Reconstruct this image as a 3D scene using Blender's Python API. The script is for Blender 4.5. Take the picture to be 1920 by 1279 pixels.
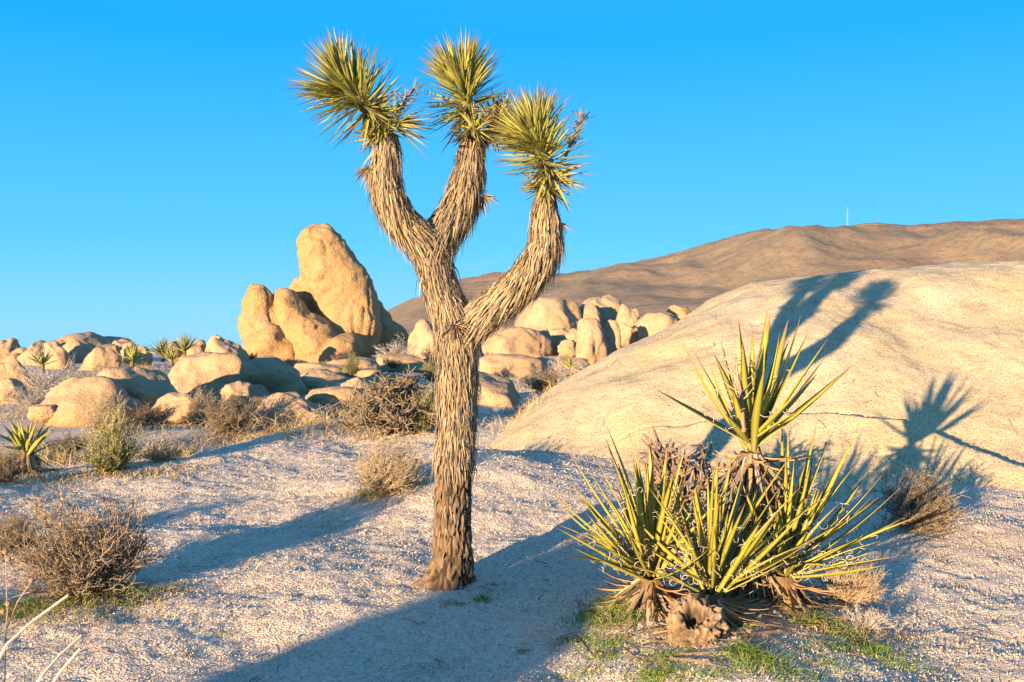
import bpy, bmesh, math, random
import numpy as np
from mathutils import Vector, Matrix

for o in list(bpy.data.objects): bpy.data.objects.remove(o)
S = bpy.context.scene
C = S.collection
R = math.radians

# ------------------------------------------------------------------ camera, sky, sun, exposure
F = 1867.0; HY = 620.0; EYE = 1.6                # focal length in photo pixels, horizon row, eye height
cam_d = bpy.data.cameras.new('camera'); cam = bpy.data.objects.new('camera', cam_d); C.objects.link(cam)
cam.location = (0, 0, EYE); cam.rotation_euler = (R(90) - math.atan((639.5 - HY) / F), 0, 0)
cam_d.sensor_width = 36; cam_d.lens = 35.0; cam_d.clip_start = 0.05; cam_d.clip_end = 8000
cam_d.dof.use_dof = True; cam_d.dof.focus_distance = 6.3; cam_d.dof.aperture_fstop = 7.1
S.camera = cam
SUN_AZ, SUN_EL = R(34), R(5.0)                   # light travels forward and to the right, very low
W = bpy.data.worlds.new('World'); S.world = W; W.use_nodes = True
nt = W.node_tree; nt.nodes.clear()
sky = nt.nodes.new('ShaderNodeTexSky'); sky.sky_type = 'NISHITA'; sky.sun_disc = False
sky.sun_elevation = SUN_EL; sky.sun_rotation = math.pi + SUN_AZ
sky.altitude = 1200; sky.air_density = 1.0; sky.dust_density = 0.0; sky.ozone_density = 3.0
geo = nt.nodes.new('ShaderNodeTexCoord'); sep = nt.nodes.new('ShaderNodeSeparateXYZ'); nt.links.new(geo.outputs['Generated'], sep.inputs[0])
grad = nt.nodes.new('ShaderNodeValToRGB'); ge = grad.color_ramp.elements
for _ in range(2): ge.new(0.5)
for el_, (p_, c_) in zip(ge, ((0.0, (.22, .62, .90)), (0.09, (.085, .53, .93)), (0.28, (.0, .38, 1.0)), (1.0, (.15, .36, .80)))): el_.position = p_; el_.color = (*c_, 1)
nt.links.new(sep.outputs[2], grad.inputs[0])
gain = nt.nodes.new('ShaderNodeMix'); gain.data_type = 'RGBA'; gain.blend_type = 'MULTIPLY'; gain.inputs[0].default_value = 1.0; gain.inputs[7].default_value = (2.3, 2.3, 2.3, 1)
nt.links.new(grad.outputs[0], gain.inputs[6])
tint = nt.nodes.new('ShaderNodeMix'); tint.data_type = 'RGBA'; tint.inputs[0].default_value = 0.94      # clear desert blue over the raw sky
bg = nt.nodes.new('ShaderNodeBackground'); bg.inputs['Strength'].default_value = 0.15
wo = nt.nodes.new('ShaderNodeOutputWorld')
nt.links.new(sky.outputs[0], tint.inputs[6]); nt.links.new(gain.outputs[2], tint.inputs[7])
nt.links.new(tint.outputs[2], bg.inputs['Color']); nt.links.new(bg.outputs[0], wo.inputs['Surface'])
sl = bpy.data.lights.new('sun', 'SUN'); sl.energy = 5.0; sl.angle = R(0.5); sl.color = (1.0, 0.74, 0.44)
sun = bpy.data.objects.new('sun', sl); C.objects.link(sun)
sd = Vector((math.sin(SUN_AZ) * math.cos(SUN_EL), math.cos(SUN_AZ) * math.cos(SUN_EL), -math.sin(SUN_EL)))
sun.rotation_euler = sd.to_track_quat('-Z', 'Y').to_euler(); sun.location = (-20, -30, 10)
S.view_settings.view_transform = 'Standard'; S.view_settings.look = 'None'; S.view_settings.gamma = 1
S.view_settings.use_curve_mapping = False; S.view_settings.exposure = 1.75
S.render.engine = 'CYCLES'

# ------------------------------------------------------------------ noise
def _hash(ix, iy, iz, seed):
    h = (ix.astype(np.uint32) * np.uint32(374761393) + iy.astype(np.uint32) * np.uint32(668265263)
         + iz.astype(np.uint32) * np.uint32(2147483647 - 59) + np.uint32(seed * 974711 & 0xffffffff))
    h = (h ^ (h >> np.uint32(13))) * np.uint32(1274126177)
    h = h ^ (h >> np.uint32(16))
    return (h & np.uint32(0xffffff)).astype(np.float64) / 0xffffff * 2 - 1
def vnoise(p, seed=0):
    i = np.floor(p).astype(np.int64); f = p - i; u = f * f * f * (f * (f * 6 - 15) + 10)
    r = 0
    for dx in (0, 1):
        for dy in (0, 1):
            for dz in (0, 1):
                w = (u[:, 0] if dx else 1 - u[:, 0]) * (u[:, 1] if dy else 1 - u[:, 1]) * (u[:, 2] if dz else 1 - u[:, 2])
                r = r + w * _hash(i[:, 0] + dx, i[:, 1] + dy, i[:, 2] + dz, seed)
    return r
def fbm(p, octv=4, seed=0, gain=0.5):
    r = 0; a = 1.0
    for k in range(octv):
        r = r + a * vnoise(p * 2.03 ** k + 17.3 * k, seed + k); a *= gain
    return r
def sstep(a, b, x):
    t = np.clip((x - a) / (b - a), 0, 1); return t * t * (3 - 2 * t)

# ------------------------------------------------------------------ materials
def new_mat(name, rough=0.9):
    m = bpy.data.materials.new(name); m.use_nodes = True
    b = m.node_tree.nodes['Principled BSDF']; b.inputs['Roughness'].default_value = rough
    b.inputs['Specular IOR Level'].default_value = 0.15
    return m, m.node_tree, b
def N(nt, typ, **kw):
    n = nt.nodes.new(typ)
    for k, v in kw.items():
        if hasattr(n, k): setattr(n, k, v)
        else: n.inputs[k].default_value = v
    return n
def ramp(nt, fac, stops):
    r = nt.nodes.new('ShaderNodeValToRGB'); e = r.color_ramp.elements
    while len(e) < len(stops): e.new(0.5)
    for el, (p, c) in zip(e, stops): el.position = p; el.color = (*c, 1)
    nt.links.new(fac, r.inputs[0]); return r.outputs[0]
def mixc(nt, fac, a, b, mode='MIX'):
    n = nt.nodes.new('ShaderNodeMix'); n.data_type = 'RGBA'; n.blend_type = mode
    for s, v in ((0, fac), (6, a), (7, b)):
        if isinstance(v, (int, float)): n.inputs[s].default_value = v
        elif isinstance(v, tuple): n.inputs[s].default_value = (*v, 1)
        else: nt.links.new(v, n.inputs[s])
    return n.outputs[2]
def noise(nt, vec, scale, detail=4, rough=0.55):
    n = N(nt, 'ShaderNodeTexNoise', Scale=scale, Detail=detail, Roughness=rough)
    nt.links.new(vec, n.inputs['Vector']); return n.outputs['Fac']
def bump(nt, h, dist, strength=1.0, prev=None):
    b = N(nt, 'ShaderNodeBump', Strength=strength, Distance=dist); nt.links.new(h, b.inputs['Height'])
    if prev is not None: nt.links.new(prev, b.inputs['Normal'])
    return b.outputs[0]

def granite(name, pale, gold, dark, speck=1.0, fine=220.0, bumpd=0.012):
    m, t, b = new_mat(name, 0.92)
    tc = N(t, 'ShaderNodeTexCoord').outputs['Object']
    n1 = noise(t, tc, 0.7, 5, 0.6); n2 = noise(t, tc, 3.5, 5, 0.65)
    col = ramp(t, n1, [(0.35, pale), (0.62, gold)])
    col = mixc(t, ramp(t, n2, [(0.50, (0, 0, 0)), (0.70, (1, 1, 1))]), col, dark)
    n3 = noise(t, tc, fine, 2, 0.5)
    sp = ramp(t, n3, [(0.33, (0.45, 0.40, 0.38)), (0.46, (0.95, 0.95, 0.95)), (0.62, (1.12, 1.1, 1.06))])
    col = mixc(t, speck, col, sp, 'MULTIPLY')
    t.links.new(col, b.inputs['Base Color'])
    nb = bump(t, noise(t, tc, 6, 8, 0.7), bumpd * 4.5, 0.5)
    nb = bump(t, noise(t, tc, fine * 0.4, 3, 0.6), bumpd, 0.6, nb)
    t.links.new(nb, b.inputs['Normal'])
    return m
M = {}
M['outcrop'] = granite('pale granite', (0.47, 0.375, 0.25), (0.50, 0.37, 0.20), (0.37, 0.27, 0.165), 1.0, 62, 0.010)
M['boulder'] = granite('tan granite', (0.38, 0.265, 0.17), (0.39, 0.245, 0.13), (0.27, 0.175, 0.11), 0.6, 60, 0.02)
M['redrock'] = granite('golden granite', (0.40, 0.255, 0.13), (0.40, 0.225, 0.095), (0.28, 0.17, 0.095), 0.5, 30, 0.05)

def ground_mat():
    m, t, b = new_mat('granite grit', 0.95)
    tc = N(t, 'ShaderNodeTexCoord').outputs['Object']
    n1 = noise(t, tc, 0.45, 5, 0.6); n2 = noise(t, tc, 2.6, 5, 0.7)
    col = ramp(t, n1, [(0.3, (0.58, 0.46, 0.35)), (0.55, (0.63, 0.50, 0.375)), (0.75, (0.52, 0.385, 0.26))])
    col = mixc(t, ramp(t, n2, [(0.55, (0, 0, 0)), (0.8, (0.7, 0.7, 0.7))]), col, (0.36, 0.25, 0.16))
    v = N(t, 'ShaderNodeTexVoronoi', Scale=75.0); t.links.new(tc, v.inputs['Vector'])
    bw = N(t, 'ShaderNodeSeparateColor'); t.links.new(v.outputs['Color'], bw.inputs[0])
    gr = ramp(t, bw.outputs[0], [(0.0, (0.55, 0.5, 0.47)), (0.4, (0.95, 0.93, 0.9)), (1.0, (1.22, 1.18, 1.12))])
    col = mixc(t, 0.6, col, gr, 'MULTIPLY')
    t.links.new(col, b.inputs['Base Color'])
    nb = bump(t, noise(t, tc, 7, 6, 0.65), 0.045, 0.6)
    nb = bump(t, noise(t, tc, 45, 3, 0.7), 0.022, 0.9, nb)
    inv = N(t, 'ShaderNodeMath', operation='MULTIPLY'); inv.inputs[1].default_value = -1.0
    t.links.new(v.outputs['Distance'], inv.inputs[0])
    nb = bump(t, inv.outputs[0], 0.009, 0.8, nb)
    t.links.new(nb, b.inputs['Normal'])
    return m
M['ground'] = ground_mat()

def hill_mat():
    m, t, b = new_mat('scrub hillside', 0.95)
    tc = N(t, 'ShaderNodeTexCoord').outputs['Object']
    n1 = noise(t, tc, 0.006, 6, 0.65); n2 = noise(t, tc, 0.03, 6, 0.75); n3 = noise(t, tc, 0.22, 4, 0.75)
    col = ramp(t, n1, [(0.35, (0.25, 0.17, 0.11)), (0.5, (0.225, 0.16, 0.105)), (0.68, (0.30, 0.175, 0.105))])
    col = mixc(t, ramp(t, n2, [(0.5, (0, 0, 0)), (0.72, (0.8, 0.8, 0.8))]), col, (0.27, 0.19, 0.10))
    col = mixc(t, ramp(t, n3, [(0.48, (0, 0, 0)), (0.60, (0.8, 0.8, 0.8))]), col, (0.15, 0.115, 0.065))
    t.links.new(col, b.inputs['Base Color'])
    nb = bump(t, noise(t, tc, 0.03, 6, 0.55), 5.0, 0.5)
    t.links.new(nb, b.inputs['Normal']); return m
M['hill'] = hill_mat()

def attr_mat(name, rough=0.8, trans=0.0, spec=0.2):
    m, t, b = new_mat(name, rough); b.inputs['Specular IOR Level'].default_value = spec
    a = N(t, 'ShaderNodeAttribute', attribute_name='col')
    t.links.new(a.outputs['Color'], b.inputs['Base Color'])
    if trans > 0:
        tr = N(t, 'ShaderNodeBsdfTranslucent'); t.links.new(a.outputs['Color'], tr.inputs[0])
        mx = N(t, 'ShaderNodeMixShader'); mx.inputs[0].default_value = trans
        out = t.nodes['Material Output']
        t.links.new(b.outputs[0], mx.inputs[1]); t.links.new(tr.outputs[0], mx.inputs[2]); t.links.new(mx.outputs[0], out.inputs[0])
    return m
M['leaf'] = attr_mat('yucca leaf', 0.45, 0.12, 0.4)
M['twig'] = attr_mat('dry twigs', 0.9)
M['foliage'] = attr_mat('small leaves', 0.7, 0.2)
M['thatch'] = attr_mat('dead leaf thatch', 0.85, 0.08)
M['fibre'] = attr_mat('leaf fibres', 0.8, 0.2)
def bark_mat():
    m, t, b = new_mat('fissured bark', 0.95)
    a = N(t, 'ShaderNodeAttribute', attribute_name='col')
    tc = N(t, 'ShaderNodeTexCoord').outputs['Object']
    mp = N(t, 'ShaderNodeMapping'); mp.inputs['Scale'].default_value = (1, 1, 0.3); t.links.new(tc, mp.inputs[0])
    n = noise(t, mp.outputs[0], 60, 5, 0.7)
    col = mixc(t, 0.8, a.outputs['Color'], ramp(t, n, [(0.3, (0.5, 0.45, 0.4)), (0.7, (1.3, 1.25, 1.2))]), 'MULTIPLY')
    t.links.new(col, b.inputs['Base Color'])
    t.links.new(bump(t, n, 0.01, 0.8), b.inputs['Normal']); return m
M['bark'] = bark_mat()
def plain(name, c, rough=0.7):
    m, t, b = new_mat(name, rough)
    tc = N(t, 'ShaderNodeTexCoord').outputs['Object']
    t.links.new(mixc(t, noise(t, tc, 30, 3), tuple(x * 0.85 for x in c), tuple(min(1, x * 1.1) for x in c)), b.inputs['Base Color']); return m
M['white'] = plain('white paint', (0.8, 0.78, 0.74)); M['metal'] = plain('mast metal', (0.35, 0.34, 0.33), 0.5)

# ------------------------------------------------------------------ mesh helpers
class MB:
    def __init__(s): s.v = []; s.f = []; s.c = []
    def add(s, verts, faces, cols):
        o = len(s.v); s.v.extend(map(tuple, verts)); s.f.extend([tuple(i + o for i in f) for f in faces])
        if isinstance(cols[0], (float, int)): cols = [cols] * len(verts)
        s.c.extend(cols)
    def mesh(s, name, mat, smooth=False):
        m = bpy.data.meshes.new(name); m.from_pydata(s.v, [], s.f); m.materials.append(mat)
        at = m.attributes.new('col', 'FLOAT_COLOR', 'POINT')
        c = np.ones((len(s.v), 4), np.float32); c[:, :3] = np.array(s.c, np.float32)[:, :3]
        at.data.foreach_set('color', c.ravel())
        if smooth: m.polygons.foreach_set('use_smooth', [True] * len(m.polygons))
        m.update(); return m
    def tube(s, pts, rad, n=5, col=(0.3, 0.2, 0.1), cap=False):
        pts = [Vector(p) for p in pts]; k = len(pts)
        t0 = (pts[1] - pts[0]).normalized(); u = t0.orthogonal().normalized()
        vs = []; cs = []
        for i, p in enumerate(pts):
            t = (pts[min(i + 1, k - 1)] - pts[max(i - 1, 0)]).normalized()
            u = (u - t * u.dot(t)).normalized(); w = t.cross(u)
            r = rad[i] if hasattr(rad, '__len__') else rad
            c = col[i] if isinstance(col, list) else col
            for j in range(n):
                a = 2 * math.pi * j / n; vs.append(p + (u * math.cos(a) + w * math.sin(a)) * r); cs.append(c)
        fs = [(i * n + j, i * n + (j + 1) % n, (i + 1) * n + (j + 1) % n, (i + 1) * n + j) for i in range(k - 1) for j in range(n)]
        if cap: fs.append(tuple(range((k - 1) * n, k * n)))
        s.add(vs, fs, cs)
    def ribbon(s, pts, w, nrm, cols):
        vs = []; cs = []; k = len(pts)
        for i, p in enumerate(pts):
            t = (pts[min(i + 1, k - 1)] - pts[max(i - 1, 0)])
            sv = t.cross(nrm)
            if sv.length < 1e-6: sv = t.orthogonal()
            sv = sv.normalized() * (w[i] * 0.5); c = cols[i] if isinstance(cols, list) else cols
            vs += [p - sv, p + sv]; cs += [c, c]
        s.add(vs, [(2 * i, 2 * i + 1, 2 * i + 3, 2 * i + 2) for i in range(k - 1)], cs)

def link(name, mesh, parent=None, loc=(0, 0, 0)):
    o = bpy.data.objects.new(name, mesh); C.objects.link(o); o.location = loc
    if parent is not None: o.parent = parent
    return o
def tag(o, label, cat, group=None):
    o['label'] = label; o['category'] = cat
    if group: o['group'] = group
    return o
def thing(name, label, cat, loc, group=None, rz=0.0, sc=1.0):
    o = bpy.data.objects.new(name, None); C.objects.link(o); o.location = loc; o.rotation_euler.z = rz; o.scale = (sc, sc, sc)
    return tag(o, label, cat, group)
def vary(c, a, rng): 
    k = 1 + rng.uniform(-a, a); return (c[0] * k * (1 + rng.uniform(-a, a) * .3), c[1] * k, c[2] * k * (1 + rng.uniform(-a, a) * .3))
def np_mesh(name, v, f, mat, smooth=True):
    m = bpy.data.meshes.new(name); m.from_pydata(v.tolist(), [], f if isinstance(f, list) else f.tolist()); m.materials.append(mat)
    if smooth: m.polygons.foreach_set('use_smooth', [True] * len(m.polygons))
    m.update(); return m
def grid_faces(nx, ny):
    i = np.arange(nx - 1); j = np.arange(ny - 1); I, J = np.meshgrid(i, j, indexing='ij')
    a = (I * ny + J).ravel(); return np.stack([a, a + ny, a + ny + 1, a + 1], 1)

# ------------------------------------------------------------------ terrain
OX = [-3.0, -.9, -.39, .4, .9, 1.6, 2.4, 3.18, 5.17, 7.2, 10, 16]
HC = [-.9, -.08, .22, .60, .98, 1.33, 1.66, 2.22, 2.42, 2.52, 2.6, 2.4]
YB = [10.4, 9.8, 9.2, 8.6, 8.2, 8.0, 7.9, 7.8, 7.7, 7.3, 6.6, 6.0]
YC = [11, 10.4, 10.7, 11.6, 12.1, 12.7, 13.2, 13.5, 14, 14, 14, 14]
def base_ground(x, y):
    z = 0.068 * (np.clip(y, 2, 13) - 6.25) + 0.012 * np.clip(x, -6, 6)
    yc = np.interp(x, [-14, -6, -3.6, -2.2, -0.8, 3], [6.5, 8.7, 9.9, 13.0, 16, 20])       # crest of the sand bank
    d = (y - yc) * 0.8
    z = z - (0.10 + np.clip(z, -.2, 1)) * sstep(0.0, 2.5, d)
    z = z + 0.32 * sstep(14, 30, y)
    z = z + 0.20 * np.exp(-((x + .1) / 1.15) ** 2 - ((y - 9.1) / 1.2) ** 2)
    z = z - 0.03 * np.clip(y - 60, 0, 3000)
    p = np.stack([x, y, 0 * x], 1)
    near = 1 - sstep(16, 60, np.abs(y))
    z = z + 0.045 * fbm(p * 0.8, 3, 5) * (0.3 + near) + near * 0.010 * fbm(p * 3.3, 3, 9)
    return z
def outcrop_h(x, y):
    hc = np.interp(x, OX, HC); yb = np.interp(x, OX, YB); yc = np.interp(x, OX, YC)
    # smooth the piecewise tables
    for dx in (-.3, .3, -.6, .6):
        hc = hc + np.interp(x + dx, OX, HC); yb = yb + np.interp(x + dx, OX, YB); yc = yc + np.interp(x + dx, OX, YC)
    hc /= 5; yb /= 5; yc /= 5
    s = (y - yb) / (yc - yb)
    q = np.clip(s, 0, 1)
    p = (q ** 3 - 2 * q * q + q) * .42 + (-2 * q ** 3 + 3 * q * q) + (q ** 3 - q * q) * .45
    back = np.clip((y - yc), 0, 50)
    z = hc * p + np.minimum(s, 0) * 0.42 * np.maximum(hc, .6) + 0.12 * np.minimum(back, 1.2) * np.clip(hc, 0, 1) - 0.035 * back ** 2 * np.clip(hc, .2, 3)
    P = np.stack([x, y, 0 * x], 1)
    z = z + 0.11 * fbm(P * 0.6, 3, 21) * np.clip(hc, 0, 1) + 0.018 * fbm(P * 1.9, 4, 22)
    # the joint: lower slab stands a little behind and below the upper dome
    yj = np.interp(x, [-1, .76, 1.86, 2.84, 3.9, 4.6, 5.6, 9], [10.0, 10.2, 10.2, 10.2, 9.8, 8.95, 7.4, 3.0]) + 0.05 * vnoise(np.stack([x * 2.1, 0 * x, 0 * x], 1), 4)
    dj = y - yj
    amp = np.interp(x, [-.5, .8, 2.4, 3.2, 4.2, 6], [0, .015, .03, .06, .14, .2])
    z = z + amp * (1 - sstep(-0.02, 0.02, dj)) * (1 - sstep(0.05, 1.8, -dj))
    z = z - np.clip(amp * .8, 0, .06) * np.exp(-((dj - 0.03) / 0.03) ** 2)
    return z
def gh(x, y):
    return base_ground(np.atleast_1d(np.float64(x)), np.atleast_1d(np.float64(y)))
_gx = np.arange(-9, 14.01, .05); _gy = np.arange(1.5, 24.01, .05); _GX, _GY = np.meshgrid(_gx, _gy, indexing='ij')
_G = base_ground(_GX.ravel(), _GY.ravel()); _O = outcrop_h(_GX.ravel(), _GY.ravel())
_G = np.where((_GX.ravel() > -2.2) & (_GX.ravel() < 13.5) & (_GY.ravel() > 5.6) & (_GY.ravel() < 21), np.maximum(_G, _O), _G).reshape(_GX.shape)
def gz(x, y):
    """top of whatever ground there is"""
    u = (x + 9) / .05; v = (y - 1.5) / .05
    if 0 <= u < len(_gx) - 1 and 0 <= v < len(_gy) - 1:
        i, j = int(u), int(v); a, b = u - i, v - j
        return float((_G[i, j] * (1 - a) + _G[i + 1, j] * a) * (1 - b) + (_G[i, j + 1] * (1 - a) + _G[i + 1, j + 1] * a) * b)
    return float(gh(x, y)[0])
def pt(px, py, Y): return Vector(((px - 960) / F * Y, Y, EYE - (py - HY) / F * Y))
def hit(px, py, y0=3.5, y1=90.0, rock=True):
    ys = np.geomspace(y0, y1, 1500); xs = (px - 960) / F * ys; zs = EYE - (py - HY) / F * ys
    g = base_ground(xs, ys)
    if rock:
        r = outcrop_h(xs, ys); g = np.where((xs > -3) & (xs < 14) & (ys > 6) & (ys < 22), np.maximum(g, r), g)
    k = np.argmax(zs <= g)
    if zs[k] > g[k]: k = len(ys) - 1
    return Vector((xs[k], ys[k], g[k]))

def axis(lo, hi, step, far, growth=1.09):
    a = list(np.arange(lo, hi, step)); s = step; p = a[-1]
    while p < far: s *= growth; p += s; a.append(p)
    s = step; p = a[0]; b = []
    return a, s
def make_axis(lo, hi, step, far_lo, far_hi, g=1.09):
    mid = list(np.arange(lo, hi, step)); up = []; s = step; p = mid[-1]
    while p < far_hi: s *= g; p += s; up.append(p)
    dn = []; s = step; p = mid[0]
    while p > far_lo: s *= g; p -= s; dn.append(p)
    return np.array(dn[::-1] + mid + up)
ax = make_axis(-4.6, 4.6, 0.023, -4000, 4000); ay = make_axis(3.6, 12, 0.023, -70, 5000)
X, Y = np.meshgrid(ax, ay, indexing='ij'); xf, yf = X.ravel(), Y.ravel()
zf = base_ground(xf, yf)
nearm = (np.abs(xf) < 7) & (yf > 2) & (yf < 16)
P = np.stack([xf, yf, 0 * xf], 1)[nearm]
foot = fbm(P * 6.5, 3, 31, .6)
zf[nearm] += 0.007 * foot + 0.005 * vnoise(P * 17, 33) + 0.004 * vnoise(P * 38, 34)
g = link('ground', np_mesh('ground', np.stack([xf, yf, zf], 1), grid_faces(len(ax), len(ay)), M['ground'])); g['kind'] = 'structure'

# big foreground outcrop
ox = np.arange(-2.2, 13.5, 0.045); oy = np.concatenate([np.arange(5.6, 14.6, 0.03), np.arange(14.6, 21, .15)])
X, Y = np.meshgrid(ox, oy, indexing='ij'); xf, yf = X.ravel(), Y.ravel()
P = np.stack([xf, yf, 0 * xf], 1)
zf = outcrop_h(xf, yf) + 0.006 * vnoise(P * 9, 41) + 0.004 * vnoise(P * 24, 42)
oc = link('granite_outcrop', np_mesh('granite_outcrop', np.stack([xf, yf, zf], 1), grid_faces(len(ox), len(oy)), M['outcrop']))
tag(oc, 'huge smooth pale granite dome filling the right side, with tree shadow on it', 'rock')

# hill
prof = [(-400, 690), (500, 660), (640, 625), (740, 577), (850, 531), (930, 517), (1010, 519), (1070, 515), (1200, 490), (1310, 470), (1420, 440), (1560, 433), (1640, 427), (1740, 432), (1850, 424), (1960, 419), (2300, 400), (3000, 440), (4200, 640)]
hx = np.array([(p[0] - 960) / F for p in prof]); hzv = np.array([(HY - p[1]) / F for p in prof])
th = np.linspace(hx[0], hx[-1], 420); rr = np.linspace(330, 1150, 150)
T, RR = np.meshgrid(th, rr, indexing='ij'); T, RR = T.ravel(), RR.ravel()
ridge = 900.0
top = np.interp(T, hx, hzv) * ridge
k = sstep(340, ridge, RR) ** 1.1
P = np.stack([T * RR / 130, RR / 130, 0 * T], 1)
rn = 1 - np.abs(fbm(P, 4, 51)); 
z = top * k + (rn - .75) * 15 * k * (1 - sstep(780, 900, RR)) * np.clip(top / 50, 0, 1.3)
z = np.where(RR > ridge, np.where(top > 0, top * (1 - 0.6 * sstep(ridge, 1150, RR)), top * (1 + .6 * sstep(ridge, 1150, RR))), z) - 14 * (1 - k) + EYE * k
# a nearer rocky spur on the right
sp = np.exp(-((T - .52) / .20) ** 2) * np.exp(-((RR - 640) / 110) ** 2) * 14 * (1 + .25 * fbm(P * 2.3, 4, 57))
sp2 = np.exp(-((T - .29) / .05) ** 2) * np.exp(-((RR - 700) / 70) ** 2) * 10
z = z + sp + sp2 + 1.2 * fbm(P * 9, 2, 59) * k
hl = link('hill', np_mesh('hill', np.stack([T * RR, RR, z], 1), grid_faces(420, 150), M['hill'])); hl['kind'] = 'structure'

# ------------------------------------------------------------------ boulders
_ico = {}
def ico(sub):
    if sub not in _ico:
        bm = bmesh.new(); bmesh.ops.create_icosphere(bm, subdivisions=sub, radius=1)
        bm.verts.ensure_lookup_table()
        _ico[sub] = (np.array([v.co[:] for v in bm.verts]), [[v.index for v in f.verts] for f in bm.faces]); bm.free()
    return _ico[sub]
def rot(v, ax_, a):
    m = np.array(Matrix.Rotation(a, 3, ax_)); return v @ m.T
def boulder_mesh(name, w, d, h, seed, sub=5, mat='boulder', lean=0.0, cuts=5, sq=2.5, rough=1.0):
    rng = np.random.default_rng(seed); v, f = ico(sub); v = v.copy()
    e = sq
    v = v / (np.abs(v) ** e).sum(1)[:, None] ** (1 / e)
    for _ in range(cuts):
        n = rng.normal(size=3); n[2] = abs(n[2]) * .8; n /= np.linalg.norm(n); c = rng.uniform(.60, .86)
        ex = np.clip(v @ n - c, 0, None); v = v - n * (ex * .8)[:, None]
    dsp = -.05 * np.exp(-(vnoise(v * np.array([1.5, 1.5, .8]) + seed * 1.7, seed + 5) / .05) ** 2) + .20 * vnoise(v * 1.3 + seed * 3.1, seed) + .07 * vnoise(v * 2.9 + seed, seed + 1) + rough * (.022 * fbm(v * 7 + seed, 3, seed + 2))
    v = v * (1 + dsp)[:, None]
    v /= np.abs(v).max(0)
    v = rot(v, 'Z', 0) * np.array([w / 2, d / 2, h * .80]); v[:, 2] += h * .20
    if lean: v[:, 0] += v[:, 2] * lean
    return np_mesh(name, v, f, M[mat])
nb = [0]
def boulder(px, by, w, h, label, Y=None, seed=None, lean=0.0, dr=.9, mat='boulder', rz=None, sub=5, cuts=5, sq=2.4, group=None, cat='boulder', name='boulder'):
    nb[0] += 1; seed = seed or nb[0] * 7 + 3
    if Y is None: p = hit(px, by, rock=False); Y = p.y
    if group == GL: w, h = w * 1.12, h * 1.06
    p = pt(px, by, Y); wm = w / F * Y; hm = h / F * Y
    o = link(name, boulder_mesh(name, wm, wm * dr, hm, seed, sub, mat, lean, cuts, sq), None, (p.x, Y + wm * dr * .3, p.z))
    tag(o, label, cat, group)
    return o
GL = 'rounded boulders in the left middle ground'
boulder(142, 782, 178, 74, 'low tan boulder at front left with small lobe, lit on its left side', 17.5, dr=.7, group=GL, seed=11)
boulder(82, 780, 64, 26, 'small low rock lobe at the left foot of the front tan boulder', 17.3, group=GL)
boulder(252, 768, 146, 98, 'smooth domed tan boulder just behind and right of the front left one', 18.6, dr=.8, lean=-.1, group=GL, seed=14)
boulder(372, 745, 160, 84, 'broad pale boulder right of the domed tan one, shaded on its right', 21, dr=.9, group=GL, seed=23)
boulder(440, 762, 84, 44, 'small pale rock below the broad pale boulder behind dry twigs', 19.5, group=GL)
boulder(505, 745, 130, 78, 'pale rounded boulder with smaller knob, below the tall thumb rock', 23, group=GL, seed=31, dr=1.1)
boulder(470, 757, 60, 36, 'small knob of rock leaning on the pale boulder below the thumb rock', 21.5, group=GL)
boulder(548, 806, 165, 72, 'low blue-shadowed rock nearest the sand bank, behind dry grass', 16.8, dr=.7, group=GL, seed=37)
boulder(515, 775, 110, 44, 'flat shaded slab behind the low blue-shadowed rock', 18.8, group=GL)
boulder(640, 705, 130, 36, 'flat whaleback slab below the foot of the tall thumb rock', 30, group=GL)
boulder(600, 726, 130, 30, 'long low shaded slab in front of the flat whaleback', 26, group=GL)
boulder(668, 742, 62, 34, 'small sunlit rock left of the purple cholla bush', 21, group=GL)
boulder(745, 692, 100, 32, 'low round-backed rock between thumb rock and tree trunk', 33, group=GL)
boulder(720, 722, 110, 26, 'low pale slab behind the purple cholla bush', 26, group=GL)
for (a_, b_, w_, h_, yy_, l_) in [(560, 742, 120, 34, 24, 'shaded flat slab between the pale knobbed boulder and whaleback'), (620, 762, 120, 34, 20, 'low slab left of the purple cholla, half in blue shade'), (585, 712, 110, 32, 29, 'low sunlit slab under the leaning slab'), (690, 720, 90, 28, 27, 'thin slab with blue shade left of the trunk'), (505, 712, 90, 34, 31, 'low slab at the foot of the golden shoulder rock'), (450, 712, 90, 30, 29, 'flat slab behind the broad pale boulder'), (330, 775, 90, 36, 18, 'low slab between the domed tan and broad pale boulders'), (410, 722, 80, 44, 25, 'rounded slab right behind the broad pale boulder')]:
    boulder(a_, b_, w_ * 1.2, h_, l_, yy_, group=GL, dr=.8, cuts=6)
boulder(18, 724, 66, 50, 'sunlit boulder with dark crack at the left picture edge', 24, group=GL)
boulder(8, 748, 60, 36, 'shaded boulder low at the left picture edge', 21, group=GL)
GF = 'boulder pile on the far left skyline'; rng0 = random.Random(5)
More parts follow.
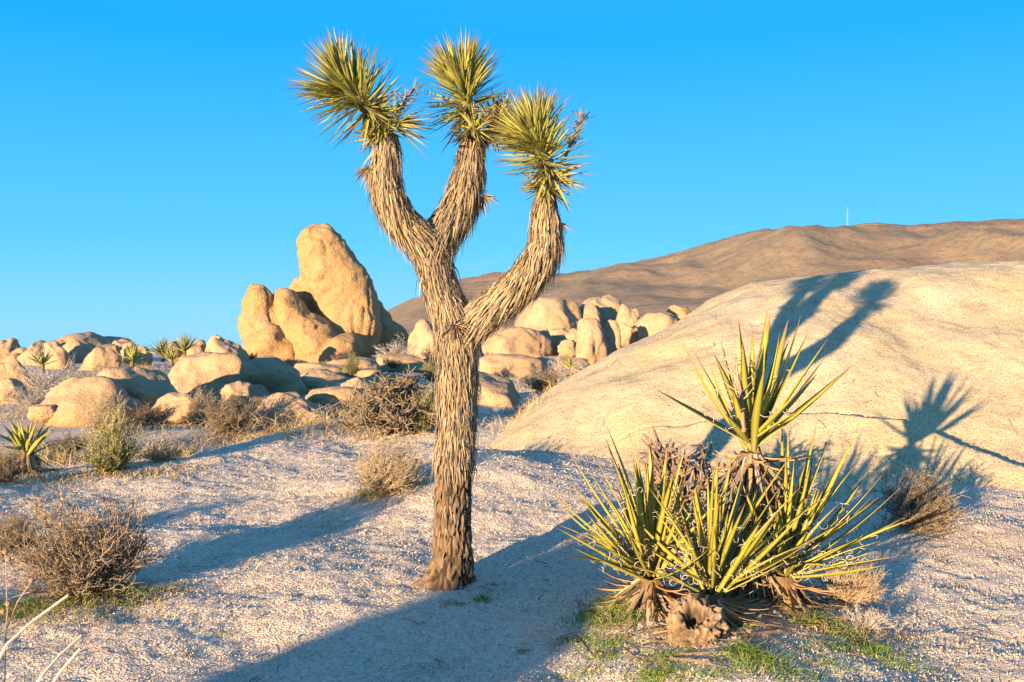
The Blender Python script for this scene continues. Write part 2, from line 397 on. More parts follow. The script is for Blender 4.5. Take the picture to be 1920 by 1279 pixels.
for (a, b, w, h, l, yy) in [
    (-6, 690, 46, 58, 'dark narrow boulder cut by the left picture edge on skyline', 40),
    (30, 690, 46, 46, 'shaded low boulder second from the left edge on skyline', 41),
    (62, 690, 44, 66, 'pointed sunlit boulder left of the highest left skyline boulder', 40),
    (101, 688, 44, 58, 'rounded upright boulder next to the pointed one on left skyline', 38),
    (162, 668, 100, 58, 'widest and highest boulder of the far left skyline pile', 43),
    (150, 692, 66, 66, 'shaded boulder leaning in front of the highest left pile boulder', 39),
    (178, 694, 50, 50, 'sunlit wedge boulder at the front of the left pile', 36),
    (214, 688, 44, 60, 'double-topped boulder right of the widest left pile boulder', 41),
    (252, 680, 40, 54, 'egg-shaped boulder at the right end of the left pile', 40),
    (322, 662, 30, 32, 'small round skyline boulder between two far yuccas', 44),
    (364, 668, 44, 36, 'low blocky skyline boulder left of the twin upright boulders', 42),
    (385, 676, 56, 20, 'flat rock at the foot of the twin upright boulders', 38),
    (396, 680, 38, 54, 'left one of the twin upright boulders beside the big rock', 41),
    (429, 682, 44, 58, 'right one of the twin upright boulders beside the big rock', 40)]:
    boulder(a, b + 4, w * rng0.uniform(1.25, 1.6), h * rng0.uniform(.92, 1.08), l, yy * rng0.uniform(.9, 1.1), group=GF, sub=5, cuts=7, lean=rng0.uniform(-.25, .25), dr=rng0.uniform(.7, 1.3))

# the tall thumb rock: blobs fused by voxel remesh
def fused_rock(name, blobs, Y, label, mat, vox=.10, rough=.27, thick=1.0):
    """blobs: (px, py, rx, rz, tilt deg, y offset m, ry/rx)"""
    vs = []; fs = []; o0 = pt(blobs[0][0], 682, Y); v0, f0 = ico(4); kpx = Y / F; off = 0
    for (px, py, rx, rz, tilt, dy, ry) in blobs:
        v = v0 / (np.abs(v0) ** 2.1).sum(1)[:, None] ** (1 / 2.1) * np.array([rx * kpx, rx * kpx * ry, rz * kpx]); v = rot(v, 'Y', R(tilt))
        c = pt(px, py, Y) - o0; v = v + np.array([c.x, dy, c.z]); vs.append(v); fs += [[i + off for i in q] for q in f0]; off += len(v)
    me = np_mesh(name, np.concatenate(vs), fs, M[mat]); tmp = link('tmp', me)
    md = tmp.modifiers.new('r', 'REMESH'); md.mode = 'VOXEL'; md.voxel_size = vox
    sm = tmp.modifiers.new('s', 'SMOOTH'); sm.iterations = 8; sm.factor = .6
    dg = bpy.context.evaluated_depsgraph_get(); ev = tmp.evaluated_get(dg)
    m2 = bpy.data.meshes.new_from_object(ev); m2.name = name
    n = len(m2.vertices); co = np.empty(n * 3); m2.vertices.foreach_get('co', co); co = co.reshape(-1, 3)
    no = np.empty(n * 3); m2.vertices.foreach_get('normal', no); no = no.reshape(-1, 3)
    co = co + no * (rough * (.55 * vnoise(co * .55, 71) + .35 * vnoise(co * np.array([1.5, 1.5, .8]), 72) + .22 * fbm(co * 2.6, 3, 73) - .35 * np.exp(-(vnoise(co * np.array([1.1, 1.1, .45]) + 5, 75) / .045) ** 2)))[:, None]
    m2.vertices.foreach_set('co', co.ravel()); m2.polygons.foreach_set('use_smooth', [True] * len(m2.polygons)); m2.update()
    bpy.data.objects.remove(tmp)
    o = link(name, m2, None, o0); tag(o, label, 'rock'); return o
fused_rock('thumb_rock', [(601, 470, 45, 52, -8, 0, .9), (610, 500, 50, 62, -8, 0, .8), (622, 520, 58, 95, -14, .1, .8), (645, 580, 62, 120, -12, .2, .8), (640, 640, 62, 70, 0, .2, .9), (575, 560, 42, 60, 35, .6, .9), (552, 600, 36, 70, 20, .6, 1.0), (600, 640, 70, 60, 0, .6, .8)], 45,
           'tall golden thumb-shaped rock leaning left above the boulders', 'redrock')
fused_rock('leaning_slab', [(562, 612, 34, 78, -24, -.6, 1.6), (596, 645, 44, 66, -38, -.7, 1.5), (640, 668, 56, 34, -40, -.8, 1.2), (570, 655, 40, 50, -15, -.7, 1.3)], 44.5,
           'shadowed slab leaning diagonally against the foot of the thumb rock', 'redrock')
fused_rock('shoulder_rock', [(484, 570, 30, 40, 0, 0, 1), (480, 620, 35, 60, -4, 0, 1), (500, 650, 48, 45, -15, -.2, 1), (515, 610, 26, 62, -18, .3, 1), (528, 660, 36, 34, -30, -.2, 1)], 43.5,
           'shorter golden rock standing at the left of the thumb rock', 'redrock')
fused_rock('shadowed_rock', [(712, 610, 26, 52, -14, 0, 1.2), (728, 640, 34, 46, -25, 0, 1.2), (745, 665, 34, 26, -20, 0, 1)], 49,
           'blue-shadowed rock sloping down right behind the thumb rock', 'redrock')
GR = 'boulder pile right of the tree'
for (a, b, w, h, l, yy, kw) in [
    (800, 688, 72, 92, 'cream knobbly boulder half hidden behind the tree trunk', 36, dict(cuts=3, seed=5)),
    (1026, 640, 122, 86, 'big brown domed boulder at the back left of the right pile', 46, dict(cuts=2, seed=8)),
    (968, 664, 124, 54, 'wide low domed boulder in front left of the right pile', 38, dict(cuts=2, seed=19)),
    (1018, 660, 42, 46, 'narrow shaded boulder against the right end of the wide low dome', 39.5, dict(cuts=2)),
    (934, 655, 56, 48, 'boulder just right of the trunk behind the wide low dome', 42, {}),
    (1100, 612, 50, 52, 'shadow-striped boulder between the two tallest right pile boulders', 47, {}),
    (1134, 605, 80, 64, 'topmost pale boulder of the right pile', 49, dict(cuts=3, seed=44)),
    (1173, 612, 44, 46, 'tilted block at the right shoulder of the topmost boulder', 46, dict(lean=.15)),
    (1106, 668, 60, 80, 'left half of the upright split boulder in the right pile', 37, dict(cuts=3, sq=2.8, seed=52)),
    (1144, 662, 44, 66, 'right half of the upright split boulder in the right pile', 38, dict(cuts=3, sq=2.8)),
    (1050, 632, 36, 26, 'small stone wedged under the big brown domed boulder', 42, {}),
    (1078, 640, 34, 34, 'small pale stone left of the upright split boulder', 40, {}),
    (1062, 655, 40, 24, 'flat small stone in front of the small pale stone', 39, {}),
    (1182, 632, 44, 30, 'small blocky stone right of the split boulder', 41, {}),
    (1198, 622, 30, 22, 'tilted small stone at the right edge of the pile', 42, {}),
    (1246, 632, 92, 50, 'smooth egg-backed boulder beside the pale dome edge', 40, dict(cuts=1, seed=61)),
    (1284, 596, 56, 28, 'reddish rocks peeping over behind the egg-backed boulder', 55, dict(mat='redrock')),
    (955, 700, 150, 40, 'long flat slab right of the trunk below the wide low dome', 30, dict(dr=.6, cuts=3)),
    (1050, 700, 120, 36, 'flat pale slab below the split boulder', 31, dict(dr=.6))]:
    kw.setdefault('cuts', 6); boulder(a, b + 3, w * 1.14, h * 1.02, l, yy, group=GR, **kw)
boulder(935, 795, 150, 106, 'shadowed sloping slab directly right of the trunk', 15.5, dr=1.0, cuts=2, seed=77, lean=-.1)
boulder(985, 792, 60, 30, 'small orange-lit rock at the foot of the shadowed slab', 14.2)

# unseen stand-in added behind the camera, sun side, sized to cast the foreground shade
ob = boulder_mesh('boulder', 2.1, 1.5, 1.88, 5, 5, 'boulder', 0, 3, 2.8); ob = link('boulder', ob, None, (-7.6, -5.8, -0.25)); ob.rotation_euler.z = -SUN_AZ
tag(ob, 'unseen squat stand-in boulder added behind the viewer to shade the foreground', 'boulder')

# ------------------------------------------------------------------ mast and hut on the ridge
pm = pt(1588, 428, 890); mm = MB()
for sx, sy in ((-.6, -.6), (.6, -.6), (0, .7)): mm.tube([(sx, sy, 0), (sx * .5, sy * .5, 15)], .06, 4, (0.6, 0.58, 0.56))
for kz in range(8): mm.tube([(-.6 + kz * .03, -.6, kz * 1.9), (.6 - kz * .03, -.6, kz * 1.9 + 1.9)], .05, 3, (0.6, 0.58, 0.56))
rm = thing('radio_mast', 'thin lattice radio mast on the far ridge', 'mast', pm)
link('lattice', mm.mesh('lattice', M['metal']), rm)
mm = MB(); mm.tube([(0, 0, 15), (0, 0, 19)], .12, 4, (0.6, 0.58, 0.56)); link('antenna', mm.mesh('antenna', M['metal']), rm)
def box_mesh(name, a, b, mat):
    v = np.array([[x, y, z] for x in (a[0], b[0]) for y in (a[1], b[1]) for z in (a[2], b[2])], float)
    return np_mesh(name, v, [[0, 1, 3, 2], [4, 6, 7, 5], [0, 4, 5, 1], [2, 3, 7, 6], [0, 2, 6, 4], [1, 5, 7, 3]], M[mat], False)
for (px_, py_, w_, lab) in ((1451, 440, 5.5, 'tiny white hut on the ridge left of the mast'), (1580, 430, 4.5, 'tiny white hut at the foot of the radio mast')):
    h_ = thing('hut', lab, 'hut', pt(px_, py_, 885), 'white huts on the ridge')
    link('wall', box_mesh('wall', (-w_ / 2, -1.5, -1.5), (w_ / 2, 1.5, 2.2), 'white'), h_)
    link('roof', box_mesh('roof', (-w_ / 2 - .3, -1.8, 2.2), (w_ / 2 + .3, 1.8, 2.5), 'metal'), h_)

# ------------------------------------------------------------------ the joshua tree
TY = 6.25; TS = TY / F
rng = random.Random(4)
def tp(px, py, dy=0.0): return Vector(((px - 960) * TS, TY + dy, EYE + (HY - py) * TS))
tbase = tp(846, 1100); tbase.z = gz(tbase.x, TY) - .02
def cr(pts, n):
    """catmull-rom resample of (Vector, r)"""
    out = []
    for i in range(len(pts) - 1):
        p0, p1, p2, p3 = pts[max(i - 1, 0)], pts[i], pts[i + 1], pts[min(i + 2, len(pts) - 1)]
        for k_ in range(n):
            t = k_ / n
            f_ = lambda a, b, c, d: 0.5 * (2 * b + (c - a) * t + (2 * a - 5 * b + 4 * c - d) * t * t + (3 * b - a - 3 * c + d) * t ** 3)
            out.append((f_(p0[0], p1[0], p2[0], p3[0]), f_(p0[1], p1[1], p2[1], p3[1])))
    out.append(pts[-1]); return out
def spec(l): return [(tp(a, b, dy) - tbase, r * .93 * TS) for (a, b, r, dy) in l]
trunk = spec([(838, 1112, 70, 0), (843, 1090, 53, 0), (847, 1050, 41, 0), (848, 980, 36, 0), (850, 900, 35, 0), (853, 840, 35, 0), (856, 780, 35, 0), (857, 700, 37, 0), (855, 640, 39, 0), (850, 600, 38, 0), (836, 560, 34, 0), (822, 520, 31, 0), (812, 480, 32, 0), (808, 452, 33, 0)])
brL = spec([(810, 470, 28, 0), (782, 440, 30, -.05), (752, 408, 28, -.10), (735, 368, 27, -.14), (728, 330, 25, -.15), (731, 295, 22, -.15), (733, 262, 19, -.15)])
brM = spec([(812, 470, 28, 0), (832, 428, 30, .06), (854, 390, 30, .12), (868, 350, 29, .16), (877, 310, 25, .18), (882, 275, 20, .18), (885, 248, 18, .18)])
brR = spec([(856, 630, 30, 0), (900, 592, 31, -.03), (940, 560, 30, -.06), (980, 525, 30, -.08), (1010, 485, 30, -.10), (1023, 448, 29, -.10), (1022, 412, 26, -.10), (1021, 385, 19, -.10), (1022, 366, 17, -.10)])
jt = thing('joshua_tree', 'tall shaggy Joshua tree with three spiky crowns standing on the sand', 'tree', tbase)
def tube_np(path, n, disp=None):
    pts = [p for p, r in path]; vs = []; u = Vector((1, 0, 0)); k_ = len(pts)
    L = 0; info = []
    for i, (p, r) in enumerate(path):
        t = (pts[min(i + 1, k_ - 1)] - pts[max(i - 1, 0)]).normalized(); u = (u - t * u.dot(t)).normalized(); w = t.cross(u)
        if i: L += (p - pts[i - 1]).length
        for j in range(n):
            a = 2 * math.pi * j / n; dvec = u * math.cos(a) + w * math.sin(a)
            vs.append((p, dvec, r, a, L))
    Pn = np.array([v[0][:] for v in vs]); D = np.array([v[1][:] for v in vs]); r = np.array([v[2] for v in vs]); A = np.array([v[3] for v in vs]); LL = np.array([v[4] for v in vs])
    d = disp(A, LL, r) if disp else 0
    V = Pn + D * (r + d)[:, None]
    f = [(i * n + j, i * n + (j + 1) % n, (i + 1) * n + (j + 1) % n, (i + 1) * n + j) for i in range(k_ - 1) for j in range(n)]
    f.append(tuple(range((k_ - 1) * n, k_ * n)))
    return V, f, d
# fissured lower trunk: plates from stretched cell noise
def cells(A, L, r, sc, st, seed):
    """distance to the border between stretched cells on the cylinder"""
    n = 24; u = A / (2 * math.pi) * n; v = L / st
    best = np.full(len(A), 9.); sec = np.full(len(A), 9.)
    iu = np.floor(u).astype(int); iv = np.floor(v).astype(int)
    for du in (-1, 0, 1):
        for dv in (-1, 0, 1):
            cu = iu + du; cv = iv + dv; z0 = np.zeros_like(cu)
            h1 = _hash(np.mod(cu, n), cv, z0, seed) * .42 + .5; h2 = _hash(np.mod(cu, n), cv, z0 + 1, seed) * .42 + .5
            dd = np.hypot(cu + h1 - u, (cv + h2 - v)); sec = np.minimum(np.maximum(dd, best), sec); best = np.minimum(best, dd)
    return sec - best
low = [q for q in cr(trunk, 26)]
def bark_disp(A, L, r):
    uv = np.stack([np.cos(A) * 2, np.sin(A) * 2, L * 3], 1); Lw = L + .03 * vnoise(uv * 2, 3); Aw = A + .16 * vnoise(uv * 3.0, 6)
    e = cells(Aw, Lw, r, 1, .13, 8)
    fade = 1 - sstep(1.0, 1.25, L)
    flare = .018 * np.cos(A * 5 + 1) * (1 - sstep(0, .22, L))
    return fade * (.022 * sstep(0.0, .34, e) - .015 + .006 * fbm(uv * 5, 3, 12)) + flare
V, f, d = tube_np(low, 110, bark_disp)
mb = MB(); dn = np.clip((d + .016) / .026, 0, 1)
hgt = V[:, 2]
cols = [((.045 + .16 * q * q), (.032 + .108 * q * q), (.022 + .07 * q * q)) for q in dn]
mb.v = V.tolist(); mb.f = f; mb.c = cols
link('trunk', mb.mesh('trunk', M['bark'], True), jt)
for nm, br in (('branch', brL), ('branch', brM), ('branch', brR)):
    V, f, d = tube_np(cr(br, 8), 24, lambda A, L, r: .008 * np.sin(A * 7 + L * 9))
    mb = MB(); mb.v = V.tolist(); mb.f = f; mb.c = [(.12, .085, .05)] * len(V); link(nm, mb.mesh(nm, M['bark'], True), jt)
# dead leaf thatch hanging back along trunk and branches
def thatch(mb, path, n, l0, l1, start, rng, flare=.22, wid=.011, tone=1.0, grey=.35):
    cum = [0]
    for i in range(1, len(path)): cum.append(cum[-1] + (path[i][0] - path[i - 1][0]).length)
    tot = cum[-1]
    for _ in range(n):
        s = rng.uniform(start, 1.0) * tot; i = max(1, min(len(path) - 1, next((k_ for k_ in range(len(cum)) if cum[k_] >= s), len(cum) - 1)))
        t_ = (s - cum[i - 1]) / max(1e-6, cum[i] - cum[i - 1]); p = path[i - 1][0].lerp(path[i][0], t_); r = path[i - 1][1] * (1 - t_) + path[i][1] * t_
        ax_ = (path[i][0] - path[i - 1][0]).normalized(); u = ax_.orthogonal().normalized(); a = rng.uniform(0, 2 * math.pi)
        rad = (Matrix.Rotation(a, 3, ax_) @ u).normalized()
        ln = rng.uniform(l0, l1)
        dr = (-ax_ * 1.0 + Vector((0, 0, -.25)) + rad * (flare * rng.uniform(.2, 1.5)) + Vector((rng.gauss(0, .13), rng.gauss(0, .13), rng.gauss(0, .08)))).normalized()
        p0 = p + rad * (r * rng.uniform(.86, 1.04)); p1 = p0 + dr * ln * .5 + rad * (.012); p2 = p0 + dr * ln + Vector((0, 0, -.02)) + rad * rng.uniform(-.03, .012)
        w = wid * rng.uniform(.6, 1.4); b = rng.uniform(.55, 1.25) * tone
        c = (.40 * b, .275 * b, .145 * b) if rng.random() > grey else (.30 * b, .235 * b, .165 * b)
        if rng.random() < .12: c = tuple(x * .45 for x in c)
        nr = (rad + Vector((rng.gauss(0, .3), rng.gauss(0, .3), rng.gauss(0, .3)))).normalized()
        mb.ribbon([p0, p1, p2], [w, w * .9, w * .15], nr, c)
mb = MB(); tr = cr(trunk, 6)
thatch(mb, tr, 6200, .06, .18, .37, rng, .12, .0075, .92, .6); thatch(mb, tr[:36], 420, .04, .10, .25, rng, .06, .008, .7, .5)
thatch(mb, cr(brL, 6), 3200, .07, .20, .08, rng, .20, .008, .95, .45)
thatch(mb, cr(brM, 6), 3500, .08, .22, .08, rng, .24, .008, .9, .45)
thatch(mb, cr(brR, 6), 3800, .07, .20, .06, rng, .18, .008, .97, .45)
# tufts where dead side shoots broke off
for (a, b, dy, n) in ((702, 322, -.15, 90), (901, 362, .16, 70), (1040, 420, -.1, 50), (855, 610, -.12, 160)):
    c0 = tp(a, b, dy) - tbase
    for _ in range(n):
        dv = Vector((rng.gauss(0, 1), rng.gauss(0, 1), rng.gauss(-.9, .7))).normalized(); l_ = rng.uniform(.04, .13); q0 = c0 + dv * .012; k_ = rng.uniform(.35, 1.0)
        mb.ribbon([q0, q0 + dv * l_ * .6, q0 + dv * l_ + Vector((0, 0, -.02))], [.009, .008, .001], dv.orthogonal(), (.36 * k_, .25 * k_, .15 * k_))
o = link('dead_leaf_thatch', mb.mesh('dead_leaf_thatch', M['thatch']), jt); o['kind'] = 'stuff'

def spike(mb, p0, dr, ln, w, col0, col1, tip, side=None, sag=0.0, fold=.35):
    """a stiff folded bayonet leaf"""
    dr = dr.normalized(); up = Vector((0, 0, 1)); s = dr.cross(up)
    s = dr.orthogonal() if s.length < .05 else s; s.normalize(); n = s.cross(dr)
    if side: q = Matrix.Rotation(side, 3, dr); s = q @ s; n = q @ n
    ts = (0, .3, .7, .93, 1); ws = (.9, 1, .62, .2, .03); vs = []; cs = []
    for t_, w_ in zip(ts, ws):
        c = p0 + dr * (ln * t_) + Vector((0, 0, -sag * t_ * t_ * ln)); hw = w * .5 * w_
        vs += [c - s * hw + n * hw * fold, c - n * hw * fold * .6, c + s * hw + n * hw * fold]
        cc = tuple(col0[i] * (1 - t_) + col1[i] * t_ for i in range(3)) if t_ < .9 else tip
        cs += [cc] * 3
    fs = []
    for i in range(4): fs += [(3 * i, 3 * i + 1, 3 * i + 4, 3 * i + 3), (3 * i + 1, 3 * i + 2, 3 * i + 5, 3 * i + 4)]
    mb.add(vs, fs, cs)
GREEN = (.21, .23, .05); YEL = (.36, .33, .08)
def crown(axis_pts, n, ln, rng, parent, low_n=120, spread=1.0):
    """axis_pts from where green leaves begin to the growing tip"""
    mb = MB(); path = cr([(p, 0) for p in axis_pts], 8); path = [p for p, _ in path]; K = len(path) - 1
    mb.tube(path, [.055] * (K // 2) + [.045] * (K + 1 - K // 2), 10, (.10, .10, .03))
    for i in range(n + low_n):
        lo = i >= n
        t_ = rng.uniform(0, .55) if lo else 1 - abs(rng.gauss(0, .22)) * 1.1
        t_ = min(max(t_, 0), 1); k_ = min(int(t_ * K), K - 1); p = path[k_].lerp(path[k_ + 1], t_ * K - k_); ax_ = (path[k_ + 1] - path[k_]).normalized()
        a = rng.uniform(0, 2 * math.pi); rad = Matrix.Rotation(a, 3, ax_) @ ax_.orthogonal().normalized()
        if lo: pol = R(rng.uniform(75, 128)); L = ln * rng.uniform(.32, .62)
        else: pol = R(8 + (1 - t_) * 150 * spread + rng.uniform(-6, 50) * (1.0 if t_ > .9 else .6)); L = ln * rng.uniform(.78, 1.06)
        pol = min(pol, R(128))
        dv = ax_ * math.cos(pol) + rad * math.sin(pol) + Vector((rng.gauss(0, .05), rng.gauss(0, .05), rng.gauss(0, .05)))
        b = rng.uniform(.7, 1.25); m_ = rng.random()
        c0 = tuple((YEL[j] * .8 + GREEN[j] * .2) * b for j in range(3)); c1 = tuple((GREEN[j] * m_ + YEL[j] * (1 - m_)) * b for j in range(3))
        if lo and rng.random() < .4: c0 = c1 = (.30 * b, .22 * b, .09 * b)
        spike(mb, p + rad * .035, dv, L, .0175, c0, c1, (.16, .10, .05), rng.uniform(-.5, .5))
    return link('leaf_crown', mb.mesh('leaf_crown', M['leaf']), parent)
q = lambda a, b, dy: tp(a, b, dy) - tbase
crown([q(734, 258, -.15), q(716, 232, -.17), q(686, 206, -.20), q(648, 176, -.24)], 360, .32, rng, jt, 150)
crown([q(885, 245, .18), q(880, 215, .18), q(872, 180, .17), q(864, 134, .14)], 360, .31, rng, jt, 120)
crown([q(1022, 366, -.10), q(1026, 340, -.12), q(1020, 305, -.15), q(996, 262, -.20)], 350, .31, rng, jt, 130)
crown([q(900, 250, .22), q(925, 230, .30), q(945, 210, .36)], 120, .24, rng, jt, 30)
# loose leaves at the left branch top, pointing right, and tuft at mid branch
mb = MB()
for (a, b, dy, n, dirx, ln) in ((742, 245, -.15, 46, 1.0, .27), (890, 240, .1, 34, .15, .22), (1035, 340, -.12, 20, 1, .24), (728, 268, -.15, 14, -1, .24)):
    for _ in range(n):
        dv = Vector((dirx + rng.gauss(0, .5), rng.gauss(-.2, .6), rng.gauss(.05 if abs(dirx) > .5 else .6, .45))); b_ = rng.uniform(.7, 1.2)
        spike(mb, q(a, b, dy) + dv.normalized() * .04, dv, ln * rng.uniform(.55, 1.05), .015, tuple(x * b_ for x in YEL), tuple(x * b_ for x in ((.24, .21, .07) if rng.random() < .6 else (.34, .25, .13))), (.2, .13, .06), rng.uniform(-1, 1), .08)
link('loose_leaves', mb.mesh('loose_leaves', M['leaf']), jt)
# dry flower stalks
for (a, b, dy, a2, b2) in ((738, 232, -.1, 782, 168), (1058, 300, -.12, 1094, 222), (918, 228, .25, 930, 172)):
    mb = MB(); p0, p1 = q(a, b, dy), q(a2, b2, dy + .02); mb.tube([p0, p0.lerp(p1, .5), p1], [.012, .010, .004], 5, (.20, .13, .09))
    for _ in range(48):
        p = p0.lerp(p1, rng.uniform(.15, 1)); dv = ((p1 - p0).normalized() * rng.uniform(.1, .9) + Vector((rng.gauss(0, .7), rng.gauss(0, .7), rng.gauss(0, .5)))).normalized(); l_ = rng.uniform(.03, .085)
        mb.tube([p, p + dv * l_ * .6, p + dv * l_ + Vector((0, 0, .012))], [.004, .004, .003], 3, (.24 * rng.uniform(.6, 1.2), .15, .10))
    link('dry_flower_stalk', mb.mesh('dry_flower_stalk', M['twig']), jt)

# ------------------------------------------------------------------ yuccas
def yleaf(p0, p1, width, bow, rng, axis_pt, brown=0.0):
    """thick channelled leaf from p0 to p1; bow lifts or drops the middle"""
    mb = MB(); d = p1 - p0; L = d.length; n = 10; dn = d.normalized()
    inn = (axis_pt - (p0 + p1) * .5); inn = inn - dn * inn.dot(dn)
    if inn.length < .02: inn = Vector((0, -1, .3))
    inn.normalize(); inn = Matrix.Rotation(rng.uniform(-.5, .5), 3, dn) @ inn
    s = dn.cross(inn); b = rng.uniform(.82, 1.18); mixg = rng.random()
    g0 = (.34, .32, .09); g1 = (.27 + .08 * mixg, .275 + .04 * mixg, .04); tipc = (.24, .12, .05)
    rings = []; cs = []; tb = rng.uniform(.72, .92); kink = rng.uniform(-.06, .06) * L * (1 if rng.random() < .35 else .3)
    for i in range(n + 1):
        t_ = i / n; w = width * (.62 + .55 * t_ / .35 if t_ < .35 else 1.17 * (1 - ((t_ - .35) / .65) ** 1.7)) * .5 + .0012
        c = p0.lerp(p1, t_) + inn * (bow * 4 * t_ * (1 - t_)) + s * (kink * t_ * t_)
        cu = w * .42; th = .006 * (1 - t_ * .8) + .0008
        rings += [c - s * w + inn * cu, c + inn * th * .2, c + s * w + inn * cu, c - inn * th]
        if brown: k_ = b * (.8 + .4 * rng.random()); col = (.36 * k_, .23 * k_, .10 * k_)
        else:
            m = min(1, t_ * 3); col = tuple((g0[j] * (1 - m) + g1[j] * m) * b for j in range(3))
            if t_ > tb: m = (t_ - tb) / (1 - tb); col = tuple(col[j] * (1 - m) + tipc[j] * m for j in range(3))
        e = tuple(x * .9 for x in col) if not brown else col
        cs += [(e[0] * 1.12, e[1] * .95, e[2]), col, (e[0] * 1.12, e[1] * .95, e[2]), col]
    fs = [(4 * i + j, 4 * i + (j + 1) % 4, 4 * i + 4 + (j + 1) % 4, 4 * i + 4 + j) for i in range(n) for j in range(4)]
    mb.add(rings, fs, cs); return mb
def fibres(mb, p, rng, n, size):
    for _ in range(n):
        a0 = rng.uniform(0, 6.28); r0 = size * rng.uniform(.4, 1.1); ax_ = Vector((rng.gauss(0, 1), rng.gauss(0, 1), rng.gauss(0, 1))).normalized(); u = ax_.orthogonal().normalized(); w = ax_.cross(u)
        st = p + Vector((rng.gauss(0, .012), rng.gauss(0, .012), rng.gauss(0, .012))); turn = rng.uniform(2.2, 5.5); pts = []
        for i in range(8):
            t_ = i / 7; a = a0 + turn * t_; rr_ = r0 * (1 - .45 * t_); pts.append(st + (u * (math.cos(a) * rr_ - math.cos(a0) * r0) + w * (math.sin(a) * rr_ - math.sin(a0) * r0)) + ax_ * (.03 * t_))
        mb.tube(pts, [.0016] * 7 + [.0007], 3, (.55, .46, .33))
def yucca(base_px, Yd, tips, label, rng, width=.042, fill=10, nfib=90, dry=9, core=.05, lenr=None, group=None, stalk=None, fill_pol=(10, 62), base=None):
    b3 = base if base is not None else pt(base_px[0], base_px[1], Yd)
    foot = Vector((b3.x, b3.y, gz(b3.x, b3.y))) if stalk is None else stalk
    root = thing('yucca', label, 'yucca', foot, group); fib = MB(); axis_pt = b3 + Vector((0, 0, .45))
    leaves = []
    for (tx, ty, dy) in tips:
        t3 = pt(tx, ty, Yd + dy); leaves.append((t3, width * rng.uniform(.85, 1.2)))
    avg = sum((l[0] - b3).length for l in leaves) / len(leaves)
    for _ in range(fill):
        a = rng.uniform(0, 6.28); pol = R(rng.uniform(*fill_pol)); L = avg * rng.uniform(.6, .98)
        leaves.append((b3 + Vector((math.cos(a) * math.sin(pol), math.sin(a) * math.sin(pol), math.cos(pol))) * L, width * rng.uniform(.7, 1.1)))
    for (t3, w) in leaves:
        t3.z = max(t3.z, gz(t3.x, t3.y) + .03)
        d = (t3 - b3).normalized(); st = b3 + Vector((d.x * core, d.y * core, d.z * core * .6)) + Vector((rng.gauss(0, .012), rng.gauss(0, .012), rng.uniform(-.05, .03)))
        lb = yleaf(st - foot, t3 - foot, w, rng.uniform(-.035, .03) * (t3 - b3).length, rng, axis_pt - foot)
        link('leaf', lb.mesh('leaf', M['leaf'], True), root)
        for _ in range(int(nfib / len(leaves) + rng.random())):
            t_ = rng.uniform(.12, .72); fibres(fib, st.lerp(t3, t_) - foot + Vector((rng.gauss(0, .012), rng.gauss(0, .012), 0)), rng, 1, .03)
    for _ in range(dry):
        a = rng.uniform(0, 6.28); L = avg * rng.uniform(.25, .5); dv = Vector((math.cos(a), math.sin(a), rng.uniform(-.5, .15))).normalized()
        p0 = b3 + Vector((0, 0, -.05)) + dv * .03; p1 = p0 + dv * L; p1.z = max(p1.z, gz(p1.x, p1.y) + .01)
        link('dry_leaf', yleaf(p0 - foot, p1 - foot, width * .7, -.03, rng, axis_pt - foot, 1).mesh('dry_leaf', M['thatch'], True), root)
    if fib.v: o = link('leaf_fibres', fib.mesh('leaf_fibres', M['fibre']), root); o['kind'] = 'stuff'
    return root, b3, foot
def skirt(root, foot, p_top, p_bot, r0, r1, n, l0, l1, rng, wid=.028):
    """hanging dead leaves round a stalk, and the stalk itself"""
    mb = MB(); mb.tube([p_bot - foot, p_bot.lerp(p_top, .5) - foot, p_top - foot], [r1, (r0 + r1) / 2, r0], 10, (.16, .10, .055)); link('stalk', mb.mesh('stalk', M['bark'], True), root)
    mb = MB()
    for _ in range(n):
        t_ = rng.random(); p = p_bot.lerp(p_top, t_); a = rng.uniform(0, 6.28); rad = Vector((math.cos(a), math.sin(a), 0)); L = rng.uniform(l0, l1); b = rng.uniform(.45, 1.2)
        p0 = p + rad * (r1 * (1 - t_) + r0 * t_); out = rng.choice((rng.uniform(.05, .4), rng.uniform(.05, .4), rng.uniform(.3, 1.4))); d1 = (rad * out + Vector((0, 0, -1))).normalized()
        p1 = p0 + rad * .04 + d1 * L * .5; p2 = p0 + rad * (.04 + rng.uniform(-.02, .05)) + d1 * L; z0 = gz(p2.x, p2.y) + .008
        if p2.z < z0: p2.z = z0; p2 += rad * rng.uniform(0, .1)
        if p1.z < z0: p1.z = z0 + .01
        c = (.34 * b, .24 * b, .13 * b) if rng.random() < .6 else (.28 * b, .225 * b, .165 * b)
        w = wid * rng.uniform(.5, 1.2); mb.ribbon([p0 - foot, p1 - foot, p2 - foot], [w, w * .8, w * .2], (rad + Vector((rng.gauss(0, .4), rng.gauss(0, .4), 0))).normalized(), c)
    o = link('dead_leaf_skirt', mb.mesh('dead_leaf_skirt', M['thatch']), root); o['kind'] = 'stuff'
rng = random.Random(12)
YG = 'foreground yucca clumps'
tl = [(1036, 925, -.2), (1050, 950, .1), (1068, 848, 0), (1045, 990, -.3), (1112, 850, .2), (1137, 800, .1), (1152, 838, -.3), (1132, 822, .3), (1182, 818, .0), (1222, 808, .2), (1228, 850, -.2), (1250, 835, .25), (1283, 838, .1), (1296, 852, -.1), (1076, 905, .3), (1098, 960, -.35), (1190, 860, -.4), (1165, 900, -.45), (1205, 880, .4), (1265, 880, -.3), (1085, 1010, -.4)]
